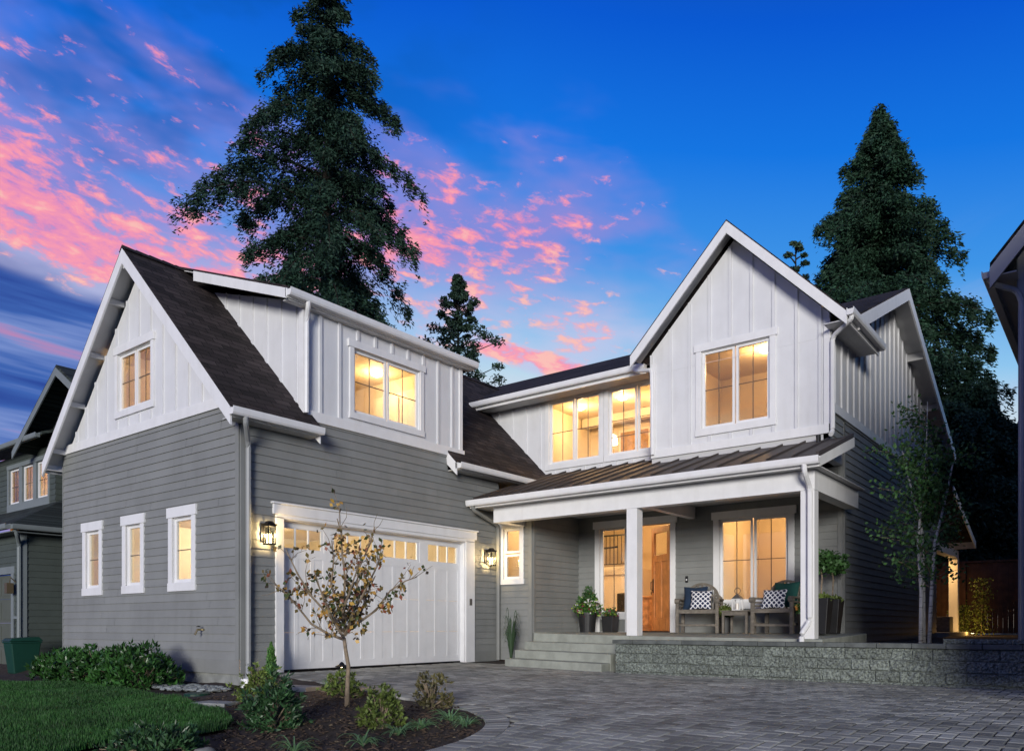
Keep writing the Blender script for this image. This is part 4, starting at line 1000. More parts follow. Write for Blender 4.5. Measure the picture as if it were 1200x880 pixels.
spout([(cx_+.30, cy_-.25, 2.9), (cx_+.28, cy_-.2, 2.8), (cx_+.02, cy_-.06, 2.6), (cx_+.02, cy_-.06, zl)], parent=NL, m=NBTRIM, wd=.08)
# upper storey
uy = 8.9; hw = [(-25.3, -24.55, 4.2, 5.2), (-24.35, -23.6, 4.2, 5.2), (-23.4, -22.65, 4.2, 5.2)]
lap(FF(uy), -31, -22.2, 3.6, 5.55, hw, 'siding_wall', NBSID, NL, exp=.15)
lap(FR(-22.2), uy, 16, 3.6, 5.55, [], 'siding_wall', NBSID, NL, exp=.15)
for a, b, c, e in hw: window(FF(uy), a, b, c, e, NL, sashes=1, cols=2, rows=(.5,), trim=.10, head=.12, sill=.22, ear=0, mtrim=NBTRIM)
mb = MB(); gutter(mb, (-31, uy-.5, 5.68), (-21.9, uy-.5, 5.68), (0, -1, 0)); mb.build('gutter', NBTRIM, NL)
mb = MB(); mb.slab([(-31, uy-.5, 5.70), (-21.8, uy-.5, 5.70), (-21.8, 14, 7.9), (-31, 14, 7.9)], .07); mb.build('shingle_roof', SHN, NL)
# cross gable
pk = -20.7; mb = MB(); ft = lambda u: 7.0-abs(u-pk)*.62
mb.fpoly(FF(uy-.0), [(pk-2.3, 5.6), (pk+2.3, 5.6), (pk, 6.95)], -.1, 0); mb.build('gable_wall', NBSID, NL)
mb = MB(); mb.slab([(pk, uy-.6, 7.15), (pk-2.7, uy-.6, 5.45), (pk-2.7, 14, 5.45), (pk, 14, 7.15)], .07); mb.slab([(pk, uy-.6, 7.15), (pk+2.7, uy-.6, 5.45), (pk+2.7, 14, 5.45), (pk, 14, 7.15)], .07); mb.build('shingle_roof', SHN, NL)
mb = MB(); rake(mb, pk-2.7, 5.45, pk, 7.15, uy-.62, .2, .03, .07); rake(mb, pk, 7.15, pk+2.7, 5.45, uy-.62, .2, .03, .07); mb.build('fascia', NBTRIM, NL)
room(-25.6, -22.3, uy+.12, 12, 3.3, 5.5, ('-y',), NL, 75, (1, .55, .2), INT, 2)
# wheelie bin
bx, by, bz = -19.05, 6.95, -.33
bn = thing('wheelie_bin', 'dark green wheelie bin standing beside the left neighbour house', 'bin', (bx, by, bz))
mb = MB(); mb.hexa([(bx-.18, by-.22, bz+.03), (bx+.18, by-.22, bz+.03), (bx+.18, by+.22, bz+.03), (bx-.18, by+.22, bz+.03), (bx-.23, by-.30, bz+.72), (bx+.23, by-.30, bz+.72), (bx+.23, by+.30, bz+.72), (bx-.23, by+.30, bz+.72)]); mb.box(bx-.245, bx+.245, by-.32, by+.32, bz+.69, bz+.73)
mb.build('bin_body', BIN, bn, bevel=.02)
MB().hexa([(bx-.245, by-.34, bz+.735), (bx+.245, by-.34, bz+.735), (bx+.245, by+.34, bz+.735), (bx-.245, by+.34, bz+.735), (bx-.21, by-.27, bz+.80), (bx+.21, by-.27, bz+.80), (bx+.21, by+.26, bz+.83), (bx-.21, by+.26, bz+.83)]).build('lid', BIN, bn, bevel=.015)
for sx in (-.24, .24): MB().tube([(bx+sx-.03, by+.25, bz+.10), (bx+sx+.03, by+.25, bz+.10)], .10, 14).build('wheel', DARK, bn)

# ================================================================== fence at the back
fn = thing('board_fence', 'tall brown vertical board fence across the side yard behind the birch', 'fence', (-2, 29, .45))
mb = MB(); x = -9.
while x < 6: mb.box(x, x+.138, 29+random.uniform(-.006, .006), 29.02, .5, 2.75+random.uniform(-.01, .01)); x += .142
mb.build('fence_boards', FENCEW, fn)
for x in fr(-8.9, 5.5, 2.4): MB().box(x-.05, x+.05, 28.88, 28.99, .4, 2.82).build('post', FENCEW, fn)
MB().box(-9, 6, 28.96, 29.06, 2.76, 2.82).build('cap_rail', FENCEW, fn)

# ================================================================== plants
def rot_axes(n, rng, up=.0):
    a = rng.normal(size=(n, 3)); a[:, 2] += up; a /= np.linalg.norm(a, axis=1)[:, None]
    b = rng.normal(size=(n, 3)); b -= (b*a).sum(1)[:, None]*a; b /= np.linalg.norm(b, axis=1)[:, None]
    return a, b
def quads(P, A, B, L, W, fold=.0):
    """diamond leaves: centre P, long axis A, width axis B"""
    L = np.asarray(L)[:, None] if np.ndim(L) else L; W = np.asarray(W)[:, None] if np.ndim(W) else W
    return np.stack([P-A*L*.5, P+B*W*.5-A*L*.05, P+A*L*.5, P-B*W*.5-A*L*.05], 1)
def tubemesh(paths, n=6):
    mb = MB()
    for p, r in paths: mb.tube(p, r, n)
    return mb
def conifer(name, label, cat, base, H_, z0, prof, m, seed, nbr=150, leaf=(.30, .10), dens=34, droop=.35, tr=.38, group=None, rag=.3):
    """prof(h, az_cos) -> branch length, az_cos = +1 towards the camera's right"""
    rng = np.random.default_rng(seed); T_ = thing(name, label, cat, base, 0, group); bx, by, bz = base
    wob = [Vector((bx+.12*math.sin(i*1.3+seed), by+.12*math.cos(i*1.7+seed), bz+H_*i/10)) for i in range(11)]
    MB().tube(wob, [tr*(1-i/10)**.9+.015 for i in range(11)], 10).build('trunk', BARK, T_, smooth=True)
    limbs = []; PS = []; AS = []; LS = []
    for k in range(nbr):
        f = (k+rng.random())/nbr; h = z0+(H_-z0)*f**.92; az = k*2.39996+rng.normal()*.3
        dv = np.array([math.cos(az), math.sin(az), 0]); c = dv[0]*RTv.x+dv[1]*RTv.y
        L = prof(bz+h, c)*(1.06-rag*1.5*rng.random()**1.3)*(1+.12*math.sin(h*2.1+az))
        if L < .15: L = .15
        up0 = .15+.35*f; dr = droop*(1-.5*f)*(.7+.6*rng.random())
        ts = np.linspace(0, 1, 7)
        path = [Vector((bx, by, bz+h))+Vector(dv)*float(L*t)+Vector((0, 0, float(L*(up0*t-(up0+dr)*t*t)))) for t in ts]
        limbs.append((path, [max(.010, .012*L*(1-t)+.006) for t in ts]))
        n = int(dens*L*(1+.3*rng.random())); t = rng.random(n)**.8; t = t*.97+.03+.035*np.sin(t*38+k)
        side = np.array([-dv[1], dv[0], 0]); lat = rng.normal(size=n)*.5*(.10+.22*L*np.sin(np.clip(t, 0, 1)*math.pi*.9)*.8)
        hang = np.abs(rng.normal(size=n))*(.10+.07*L)
        p = np.array([bx, by, bz+h])+dv*(L*t)[:, None]+side*lat[:, None]
        p[:, 2] += L*(up0*t-(up0+dr)*t*t)-hang*.8-.10*np.abs(lat)
        # every twig is a spray of leaves
        m_ = 7; pp = np.repeat(p, m_, 0)+rng.normal(size=(n*m_, 3))*(.075, .075, .11)
        a = np.repeat((dv+side*np.sign(lat)[:, None]*.6), m_, 0)+rng.normal(size=(n*m_, 3))*.55; a[:, 2] -= .55
        PS.append(pp); AS.append(a)
    # leader
    P2 = np.concatenate(PS); A2 = np.concatenate(AS); A2 /= np.linalg.norm(A2, axis=1)[:, None]
    n = len(P2); B2 = rng.normal(size=(n, 3)); B2 -= (B2*A2).sum(1)[:, None]*A2; B2 /= np.linalg.norm(B2, axis=1)[:, None]
    V = quads(P2, A2, B2, leaf[0]*(.6+.8*rng.random(n)), leaf[1]*(.6+.8*rng.random(n)))
    tubemesh(limbs, 5).build('limbs', BARK, T_, smooth=True)
    fast('crown', V, 4, m, T_); return T_
def interp(tab):
    xs_ = [a for a, b in tab]; ys_ = [b for a, b in tab]
    return lambda v: float(np.interp(v, xs_, ys_))
fl = interp([(6, 4.2), (10, 4.4), (13.5, 4.6), (15, 5.2), (18, 5.6), (19.5, 4.8), (21, 2.7), (24.5, 1.9), (27.5, .3)])
frr = interp([(6, 3.4), (10, 3.8), (14, 3.7), (17, 3.6), (19.7, 3.5), (21.4, 2.8), (24.6, 1.5), (27.5, .3)])
conifer('fir_tree', 'tallest dark conifer, ragged and drooping, behind the garage wing', 'tree', (-24.0, 19.3, -.3), 27.8, 4, lambda h, c: fl(h)*(.5-.5*c)+frr(h)*(.5+.5*c), FIR, 5, nbr=140, leaf=(.17, .050), dens=80, droop=.60, tr=.42, rag=.44)
ce = interp([(3, 4.4), (10.6, 4.3), (12.3, 3.9), (15.8, 2.9), (19.3, 1.5), (21.7, .2)])
conifer('cedar_tree', 'tall dense dark cone-shaped conifer behind the right gable', 'tree', (-7.9, 34.4, .3), 21.5, 2, lambda h, c: ce(h), CEDAR, 11, nbr=260, leaf=(.17, .055), dens=74, droop=.30, tr=.4, rag=.25)
lo = interp([(1, 2.0), (4, 3.0), (7, 2.6), (10.3, .3)])
conifer('hemlock_tree', 'shorter dark hemlock right of the tall cone-shaped conifer, above the fence', 'tree', (-4.5, 33.0, .3), 9.2, 1.6, lambda h, c: lo(h), CEDAR, 12, nbr=120, leaf=(.18, .07), dens=76, droop=.4, tr=.18)
conifer('hemlock_tree', 'low spreading hemlock filling the gap just beside the rear patio', 'tree', (-4.9, 31.5, .3), 8.2, 1.6, lambda h, c: lo(h*1.15), CEDAR, 13, nbr=110, leaf=(.18, .07), dens=76, droop=.4, tr=.18)
# round-clumped trees
def clumptree(name, label, base, H_, prof, m, seed, ncl=60, cr=.8, leaf=(.28, .2), per=170, z0=.45, tr=.25, barkm=None):
    rng = np.random.default_rng(seed); T_ = thing(name, label, 'tree', base); bx, by, bz = base; limbs = []; PS = []
    MB().tube([(bx, by, bz), (bx+.1, by, bz+H_*.5), (bx, by, bz+H_*.97)], [tr, tr*.6, .03], 8).build('trunk', barkm or BARK, T_, smooth=True)
    for k in range(ncl):
        f = (k+rng.random())/ncl; h = H_*(z0+(1-z0)*f); az = k*2.39996; rr = prof(f)*(.35+.7*rng.random())
        c = np.array([bx+math.cos(az)*rr, by+math.sin(az)*rr, bz+h]); s_ = cr*(1-.55*f)*(.6+.7*rng.random())
        limbs.append(([Vector((bx, by, bz+h-rr*.45)), Vector(((bx+c[0])/2, (by+c[1])/2, bz+h-rr*.15)), Vector(c)], [.05, .035, .015]))
        v = rng.normal(size=(per, 3)); v /= np.linalg.norm(v, axis=1)[:, None]; v *= (rng.random(per)**.5)[:, None]*s_*(1, 1, .6)
        PS.append(c+v)
    P2 = np.concatenate(PS); n = len(P2); A, B = rot_axes(n, rng)
    tubemesh(limbs, 5).build('limbs', barkm or BARK, T_, smooth=True)
    fast('crown', quads(P2, A, B, leaf[0]*(.6+.8*rng.random(n)), leaf[1]*(.6+.8*rng.random(n))), 4, m, T_); return T_
clumptree('pine_tree', 'small rounded dark pine far behind the dip between the two roofs', (-30.2, 33.6, -.5), 21.3, lambda f: 4.0*(1-f)**.75*(.75+.35*math.sin(f*26))+.15, PINE, 21, ncl=120, cr=.62, leaf=(.20, .09), per=120, z0=.60, tr=.3)
clumptree('broadleaf_tree', 'thin leafy treetop just showing behind the slope of the right gable', (-13.2, 40.3, .3), 20.0, lambda f: 2.0*(1-f)+.3, PINE, 22, ncl=34, cr=.42, leaf=(.2, .1), per=70, z0=.7, tr=.2)

def rosette_bush(name, label, cat, loc, rx, h, m, seed, n=160, per=7, leaf=(.10, .035), lift=.5, group=None, stems=True, lum=.5, sphere=.55):
    rng = np.random.default_rng(seed); x0, y0 = loc; zb = zg(x0, y0)-.03 if len(loc) == 2 else 0
    T_ = thing(name, label, cat, (x0, y0, zb), 0, group)
    v = rng.normal(size=(n, 3)); v[:, 2] = np.abs(v[:, 2]); v /= np.linalg.norm(v, axis=1)[:, None]
    v *= (sphere+(1-sphere)*rng.random(n)**.5)[:, None]
    lump = np.array([1+lum*noise.noise(Vector(q)*2.4+Vector((seed, 0, 0))) for q in v])*(1+lum*.44*(rng.random(n) > .88))
    P = np.c_[x0+v[:, 0]*rx*lump, y0+v[:, 1]*rx*lump, zb+.04+v[:, 2]*h*lump]
    if stems:
        ids = rng.choice(n, min(n, 45), False)
        tubemesh([([Vector((x0+rng.normal()*.03, y0+rng.normal()*.03, zb)), Vector((x0+(P[i, 0]-x0)*.4, y0+(P[i, 1]-y0)*.4, zb+(P[i, 2]-zb)*.55)), Vector(P[i])], [.010, .007, .003]) for i in ids], 5).build('stems', BARKP, T_)
    nn = v*.7; nn[:, 2] += lift; nn /= np.linalg.norm(nn, axis=1)[:, None]
    PP = np.repeat(P, per, 0); N_ = np.repeat(nn, per, 0); A = N_*.9+rng.normal(size=PP.shape)*.75; A /= np.linalg.norm(A, axis=1)[:, None]
    B = rng.normal(size=A.shape); B -= (B*A).sum(1)[:, None]*A; B /= np.linalg.norm(B, axis=1)[:, None]
    L = leaf[0]*(.6+.7*rng.random(len(PP))); PP = PP+A*L[:, None]*.55
    fast('leaves', quads(PP, A, B, L, leaf[1]*(.7+.6*rng.random(len(PP)))), 4, m, T_); return T_
# laurel hedge along the gable wall
LP = [(-15.1, 6.15, 'leftmost low laurel of the row, next to the green bin', .50, .52), (-14.25, 6.05, 'second laurel from the left under the first narrow window', .50, .55), (-13.4, 6.05, 'laurel in the middle of the row, between two narrow windows', .52, .60), (-12.55, 6.05, 'laurel second from the right, under the nearest narrow window', .50, .62), (-11.85, 6.0, 'rightmost laurel of the row, beside the pebble bed', .52, .66)]
for i, (x, y, lb, rr, h) in enumerate(LP):
    rosette_bush('laurel_shrub', lb, 'shrub', (x, y), rr, h-.06, LAUREL, 40+i, n=420, per=6, leaf=(.10, .036), lift=.9, group='laurels along the gable wall', sphere=.45, lum=.22)
# bushes in the planting bed
rosette_bush('rhododendron', 'large dark glossy bush at the front left of the planting bed', 'shrub', (-5.80, 4.08), .25, .42, RHODO, 51, n=300, per=8, leaf=(.062, .020), lift=.35)
rosette_bush('euonymus_shrub', 'yellow-green bush behind the dark glossy one, near the lawn tip', 'shrub', (-7.45, 5.05), .24, .34, BOX, 52, n=260, per=7, leaf=(.045, .022))
rosette_bush('euonymus_shrub', 'round yellow-green bush right of the young tree trunk', 'shrub', (-5.02, 4.62), .175, .31, BOX, 53, n=260, per=7, leaf=(.04, .02))
rosette_bush('euonymus_shrub', 'small yellow-green bush directly behind the young tree trunk', 'shrub', (-7.0, 5.85), .21, .27, BOX, 54, n=220, per=7, leaf=(.04, .02))
rosette_bush('photinia_shrub', 'open upright bush with dark leaves at the curved end of the bed', 'shrub', (-5.40, 5.62), .21, .32, mat('photinia_leaf', (.10, .09, .035), .5, var=.3, rnd=.45), 55, n=110, per=6, leaf=(.05, .025), lift=1.2, sphere=.3)
rosette_bush('spreading_shrub', 'low dark bush cut by the bottom edge of the photo on the lawn', 'shrub', (-5.70, 2.99), .30, .14, RHODO, 56, n=240, per=8, leaf=(.06, .018), lift=.5)
# narrow upright juniper by the garage jamb
def column(name, label, loc, h, r, m, seed, n=900):
    rng = np.random.default_rng(seed); x0, y0 = loc; zb = zg(x0, y0); T_ = thing(name, label, 'shrub', (x0, y0, zb))
    MB().tube([(x0, y0, zb-.03), (x0, y0, zb+h*.9)], [.012, .004], 6).build('stem', BARKP, T_)
    f = rng.random(n); an = rng.random(n)*6.283; rr = r*(1-f**3)*(.4+.6*rng.random(n))*(1+.25*np.sin(f*23+an*2))
    P = np.c_[x0+np.cos(an)*rr, y0+np.sin(an)*rr, zb+.02+f*h]; A = rng.normal(size=(n, 3))*.5; A[:, 2] += 1; A /= np.linalg.norm(A, axis=1)[:, None]
    _, B = rot_axes(n, rng); fast('leaves', quads(P, A, B, .05, .02), 4, m, T_)
column('upright_juniper', 'narrow bright green upright shrub against the left garage door casing', (-10.16, 7.10), .52, .085, JUN, 61, 1500)
# strappy plants
def strap(name, label, loc, L, n, m, seed, up=.6, wd=.011, zb=None, group=None, cat='plant', sp=.75):
    rng = np.random.default_rng(seed); x0, y0 = loc; zb = zg(x0, y0)-.01 if zb is None else zb; mb = MB()
    for k in range(n):
        az = rng.random()*6.283; l = L*(.6+.5*rng.random()); u = up*(.7+.7*rng.random()); dx, dy = math.cos(az), math.sin(az); pts = []
        for i in range(7):
            t = i/6; r_ = l*(t*sp); zz = l*(u*1.6*t-u*1.25*t*t-(1-min(1, u))*.35*t*t); w_ = wd*(1-t)**.6*(.6 if i == 0 else 1)
            c = Vector((x0+dx*(r_+.01)+rng.normal()*.0, y0+dy*(r_+.01), zb+max(.005, zz))); s_ = Vector((-dy, dx, 0))*w_*.5; pts.append((c-s_, c+s_, c-Vector((0, 0, w_*.3))))
        b = len(mb.v)
        for a, c, d_ in pts: mb.v += [tuple(a), tuple(d_), tuple(c)]
        for i in range(6): q = b+i*3; mb.f += [(q, q+1, q+4, q+3), (q+1, q+2, q+5, q+4)]
    o = mb.build(name, m, None, recalc=False); tag(o, label, cat, group)
    return o
LL = [((-4.55, 3.99), 'strappy plant at the front of the bed, third from the curved right end'), ((-4.62, 4.42), 'strappy plant between the round yellow bush and the bed edge'), ((-4.66, 4.72), 'strappy plant just in front of the dark upright bush'),
      ((-4.80, 3.55), 'strappy plant lowest in the picture, at the bottom edge of the bed'), ((-4.70, 5.12), 'strappy plant at the foot of the dark upright bush near the paver edge'), ((-4.38, 4.98), 'strappy plant farthest right, inside the curved paver border')]
for i, (p, lb) in enumerate(LL): strap('daylily', lb, p, .26, 34, LILY, 70+i, .62, .014, group='strappy plants in the planting bed')
strap('ornamental_grass', 'tall dark grass tuft against the nook wall left of the steps', (-9.75, 12.45), .80, 110, mat('tall_grass_blade', (.035, .07, .03), .6, var=.2), 81, 1.9, .018, zb=0, sp=.26)
strap('ornamental_grass', 'small tuft of grass beside the path light at the drive edge', (-7.25, 6.25), .26, 22, LILY, 82, .9, .01)
strap('ornamental_grass', 'tiny tuft of grass left of the path light', (-7.9, 6.35), .20, 16, LILY, 83, .9, .01)

# young autumn tree: a trunk, spreading limbs and sparse leaves
rng = np.random.default_rng(91); tb = (-6.24, 5.26, -.12)
PT = thing('young_pear_tree', 'young thin tree with sparse red and brown leaves in the planting bed', 'tree', tb)
rd = Vector((RTv.x, RTv.y, 0)); fd = Vector((FWv.x, FWv.y, 0)); tb_ = Vector(tb)
def TP(r, z_, dp=0.): return tb_+rd*r+fd*dp+Vector((0, 0, z_))
MB().tube([TP(0, 0), TP(.005, .25), TP(.015, .45), TP(-.015, .62), TP(-.03, .74)], [.030, .023, .020, .019, .018], 10).build('trunk', BARKP, PT, smooth=True)
limbs = []; tips = []
main = [[(-.03, .72), (-.20, .78, .02), (-.38, .88, .06), (-.52, 1.05, .08), (-.66, 1.22, .05), (-.75, 1.28, .04)],
        [(-.03, .74), (-.15, .95, -.08), (-.32, 1.15, -.14), (-.45, 1.38, -.2), (-.56, 1.62, -.22)],
        [(-.02, .76), (-.03, 1.05), (-.02, 1.35), (-.05, 1.62), (-.06, 1.80), (-.10, 1.95)],
        [(-.02, .78), (.12, .90, .05), (.28, 1.02, .1), (.42, 1.22, .12), (.58, 1.32, .1), (.70, 1.36, .08)],
        [(-.02, .76), (.10, 1.02, -.1), (.22, 1.22, -.16), (.34, 1.45, -.2), (.40, 1.60, -.22)],
        [(-.02, .90), (.08, 1.20, .08), (.10, 1.45, .1), (.22, 1.72, .12), (.26, 1.88, .12)],
        [(-.02, .85), (-.12, 1.05, .12), (-.20, 1.30, .18), (-.18, 1.55, .2), (-.20, 1.75, .2)],
        [(-.03, .80), (-.1, .95, -.25), (-.15, 1.15, -.4), (-.22, 1.35, -.45)], [(-.02, .80), (.08, .98, .3), (.12, 1.18, .42), (.2, 1.4, .5)],
        [(-.02, .82), (.0, 1.0, -.2), (.12, 1.25, -.35), (.2, 1.45, -.4)]]
for mn in main:
    p = [TP(*q) for q in mn]; limbs.append((p, [.013*(1-i/len(p))+.003 for i in range(len(p))]))
    for i in range(1, len(p)):
        for s_ in range(3):
            t = rng.random(); b0 = p[i-1].lerp(p[i], t); dd = (p[i]-p[i-1]).normalized()+Vector(rng.normal(size=3))*.65; dd.z += .25; dd.normalize()
            l = .10+.22*rng.random(); e1 = b0+dd*l*.55; e2 = b0+dd*l+Vector(rng.normal(size=3))*.03; limbs.append(([b0, e1, e2], [.0045, .003, .0018])); tips += [(e1, dd), (e2, dd), (e2, dd)]
tubemesh(limbs, 5).build('branches', BARKP, PT)
PP = []; AA = []
for p, dd in tips:
    if p.z < .62 or (p-TP(0, 1.2)).length > .62 and rng.random() < .5: continue
    for q in range(3 if (p-TP(.05, 1.2)).length > .45 else 4): PP.append(np.array(p)+rng.normal(size=3)*.028); AA.append(np.array(dd)*.3+rng.normal(size=3)*.6+np.array([0, 0, -.8]))
PP = np.array(PP); AA = np.array(AA); AA /= np.linalg.norm(AA, axis=1)[:, None]; n = len(PP); _, B = rot_axes(n, rng)
B -= (B*AA).sum(1)[:, None]*AA; B /= np.linalg.norm(B, axis=1)[:, None]
fast('leaves', quads(PP, AA, B, .060*(.7+.5*rng.random(n)), .040), 4, PEARL, PT)

# birch: three pale stems and a light crown
rng = np.random.default_rng(95); bb = Vector((-2.29, 12.6, .42))
BT = thing('birch_tree', 'slender young birch with three pale stems behind the retaining wall', 'tree', tuple(bb))
def BP(r, z_, dp=0.): return bb+rd*r+fd*dp+Vector((0, 0, z_))
stems = [[(-.05, 0), (-.04, .8), (-.07, 1.5, .03), (-.02, 2.1, .05), (.03, 2.8), (.05, 3.55)], [(.02, 0, .05), (.03, .9, .08), (.02, 1.7, .1), (-.1, 2.3, .15), (-.22, 2.9, .2)], [(.07, 0), (.08, .8, -.05), (.10, 1.5, -.1), (.22, 2.1, -.15), (.32, 2.7, -.2)]]
for s_ in stems: MB().tube([BP(*q) for q in s_], [.032, .027, .022, .016, .010, .004][:len(s_)], 8).build('stem', BIRCH, BT, smooth=True)
limbs = []; PS = []
for s_ in stems:
    p = [BP(*q) for q in s_]
    for k in range(26):
        i = 1+int(rng.random()*(len(p)-2)); b0 = p[i].lerp(p[i+1], rng.random()); az = rng.random()*6.283; hgt = (b0.z-bb.z)/3.5
        if hgt < .36: 
            if rng.random() < .5: continue
        l = (1.15-.75*hgt)*(.5+.5*rng.random()); dd = Vector((math.cos(az), math.sin(az), .55)).normalized()
        if dd.dot(rd) > .2: l *= .65
        q = [b0, b0+dd*l*.5, b0+dd*l+Vector((0, 0, -.14*l))]; limbs.append((q, [.008, .005, .002]))
        for t in np.linspace(.3, 1, 7):
            c = (q[0].lerp(q[1], t*2) if t < .5 else q[1].lerp(q[2], t*2-1)); PS.append(np.array(c)+rng.normal(size=(9, 3))*(.09, .09, .09))
PP = np.concatenate(PS); n = len(PP); A, B = rot_axes(n, rng); tubemesh(limbs, 5).build('branches', BARKP, BT)
fast('leaves', quads(PP, A, B, .065, .042), 4, BIRL, BT)

# ================================================================== stones, pebbles, path light
def rock(name, label, loc, s, seed, m=BOULD, group=None, cat='rock'):
    bm = bmesh.new(); bmesh.ops.create_icosphere(bm, subdivisions=3, radius=1)
    for v in bm.verts:
        k = 1+.28*noise.noise(v.co*1.3+Vector((seed, 0, 0)))+.08*noise.noise(v.co*4); v.co = Vector((v.co.x*s[0], v.co.y*s[1], v.co.z*s[2]))*k
    me = bpy.data.meshes.new(name); bm.to_mesh(me); bm.free(); me.materials.append(m); o = bpy.data.objects.new(name, me); COL.objects.link(o); o.location = loc
    for f in me.polygons: f.use_smooth = True
    return tag(o, label, cat, group)
rock('boulder', 'rounded grey boulder at the bottom edge near the lawn tip', (-5.32, 3.15, -.20), (.10, .08, .05), 3)
rock('boulder', 'half-buried grey boulder at the front of the bed among strappy plants', (-4.35, 3.55, -.18), (.10, .09, .05), 5)
for (x, y, a, sx, sy, lb) in ((-7.75, 4.72, .3, .34, .22, 'flat flagstone between the lawn tip and the planting bed'), (-8.10, 6.08, .15, .36, .24, 'pale flagstone in the mulch left of the young tree')):
    mb = MB(); n = 7; c, s_ = math.cos(a), math.sin(a); pts = []
    for k in range(4):
        u, v = [(-1, -1), (1, -.9), (.92, 1), (-.95, .9)][k]; pts.append((x+sx*.5*u*1.3*c-sy*.5*v*1.3*s_, y+sx*.5*u*1.3*s_+sy*.5*v*1.3*c, zg(x, y)+.035))
    mb.slab(pts, .06); tag(mb.build('flagstone', STONE, None, bevel=.008), lb, 'stepping stone', 'flagstones in the bed')
rg = np.random.default_rng(8); mb = MB()
for k in range(420):
    a = rg.random()*6.283; r_ = rg.random()**.5; x = -10.95+math.cos(a)*r_*.85; y = 6.25+math.sin(a)*r_*.38; s_ = .022+.03*rg.random()
    prof = [(s_*.5, -s_*.3), (s_, 0), (s_*.7, s_*.35), (s_*.2, s_*.45)]; mb.lathe((x, y, zg(x, y)+.012+.02*rg.random()), prof, 6)
o = mb.build('pebbles', PEBB, None, recalc=False); tag(o, 'patch of grey river pebbles at the garage corner foundation', 'pebbles'); o['kind'] = 'stuff'
tag(MB().lathe((-9.9, 5.75, zg(-9.9, 5.75)-.02), [(.17, 0), (.17, .045), (.15, .055)], 18).build('utility_lid', BIN, None), 'flat green utility lid set in the mulch by the pebbles', 'access lid')
rg = np.random.default_rng(9); mb = MB()
chips = MB()
for k in range(7000):
    d_ = 3.8+5.5*rg.random(); r_ = rg.uniform(-.62, .05)*d_; x = d_*FWv.x+r_*RTv.x; y = d_*FWv.y+r_*RTv.y
    if not inpoly(x, y, BED+[(-16, -4), (-16, 6.8), (-10.6, 6.8)]) or inpoly(x, y, LAWNP): continue
    l = .008+.02*rg.random(); w_ = .004+.006*rg.random(); a = rg.random()*6.28; t_ = rg.normal()*.5; dx, dy = math.cos(a)*l, math.sin(a)*l; zz = hz(x, y)+.006
    chips.hexa([(x-dx-dy/l*w_, y-dy+dx/l*w_, zz), (x+dx-dy/l*w_, y+dy+dx/l*w_, zz+l*t_), (x+dx+dy/l*w_, y+dy-dx/l*w_, zz+l*t_), (x-dx+dy/l*w_, y-dy-dx/l*w_, zz), (x-dx-dy/l*w_, y-dy+dx/l*w_, zz+.006), (x+dx-dy/l*w_, y+dy+dx/l*w_, zz+l*t_+.006), (x+dx+dy/l*w_, y+dy-dx/l*w_, zz+l*t_+.006), (x-dx+dy/l*w_, y-dy-dx/l*w_, zz+.006)])
o = chips.build('mulch_chips', mat('bark_chip', (.05, .033, .022), .9, var=.3, rnd=.6), None, recalc=False); tag(o, 'dark brown bark chips covering the planting bed', 'mulch'); o['kind'] = 'stuff'
for k in range(260):
    while True:
        x = rg.uniform(-9.5, -4); y = rg.uniform(2.6, 7)
        if inpoly(x, y, BED+[(-9.5, -4), (-9.5, 6.9)]) and not inpoly(x, y, LAWNP): break
    s_ = .008+.016*rg.random(); a = rg.random()*3.14; c, q = math.cos(a)*s_, math.sin(a)*s_; zz = zg(x, y)+.02+.03*noise.noise(Vector((x*1.3, y*1.3, 0)))
    mb.quad((x-c, y-q, zz), (x+q*.5, y-c*.5, zz+.01), (x+c, y+q, zz+.004), (x-q*.5, y+c*.5, zz+.008))
o = mb.build('fallen_leaves', mat('dry_leaf', (.24, .19, .12), .8, var=.2, rnd=.5), None, recalc=False); tag(o, 'small dry leaves and chips scattered over the dark mulch', 'fallen leaves'); o['kind'] = 'stuff'
lx, ly = -7.45, 6.20; pz0 = zg(lx, ly)
PL = thing('path_light', 'small black path light glowing at the edge of the drive', 'path light', (lx, ly, pz0))
MB().tube([(lx, ly, pz0-.03), (lx, ly, pz0+.30)], .008, 8).build('stake', DARK, PL)
MB().lathe((lx, ly, pz0+.29), [(.085, 0), (.07, .012), (.035, .03), (.02, .05), (.008, .06)], 16).build('hat', DARK, PL)
MB().lathe((lx, ly, pz0+.282), [(.01, 0), (.01, .008)], 8).build('bulb', BULB, PL)
lamp('path_lamp', (lx, ly, pz0+.25), 5.0, (1, .6, .25), .02, PL, 'POINT')
ulx, uly = -3.55, 26.6
UL = thing('uplight', 'small ground light glowing below the plants in front of the fence', 'ground light', (ulx, uly, .45))
MB().lathe((ulx, uly, .45), [(.05, 0), (.06, .06)], 10).build('housing', DARK, UL); MB().lathe((ulx, uly, .512), [(.04, 0), (.04, .004)], 10).build('lens', BULB, UL)
lamp('ground_lamp', (ulx, uly, .62), 14, (1, .55, .15), .05, UL, 'POINT')
rb_ = rosette_bush
for i, (x, y, h) in enumerate(((-3.4, 27.2, 1.7), (-3.9, 27.3, .9))):
    rng = np.random.default_rng(120+i); T_ = thing('climbing_shrub', ['taller lit leafy shrub in front of the back fence', 'shorter lit leafy shrub beside the patio post'][i], 'shrub', (x, y, .45))
    MB().tube([(x, y, .42), (x+.03, y, .45+h*.95)], [.02, .006], 6).build('stem', BARKP, T_)
    n = 900; P = np.c_[x+rng.normal(size=n)*.14, y+rng.normal(size=n)*.12, .47+rng.random(n)*h]; A, B = rot_axes(n, rng); fast('leaves', quads(P, A, B, .07, .045), 4, BOX, T_)

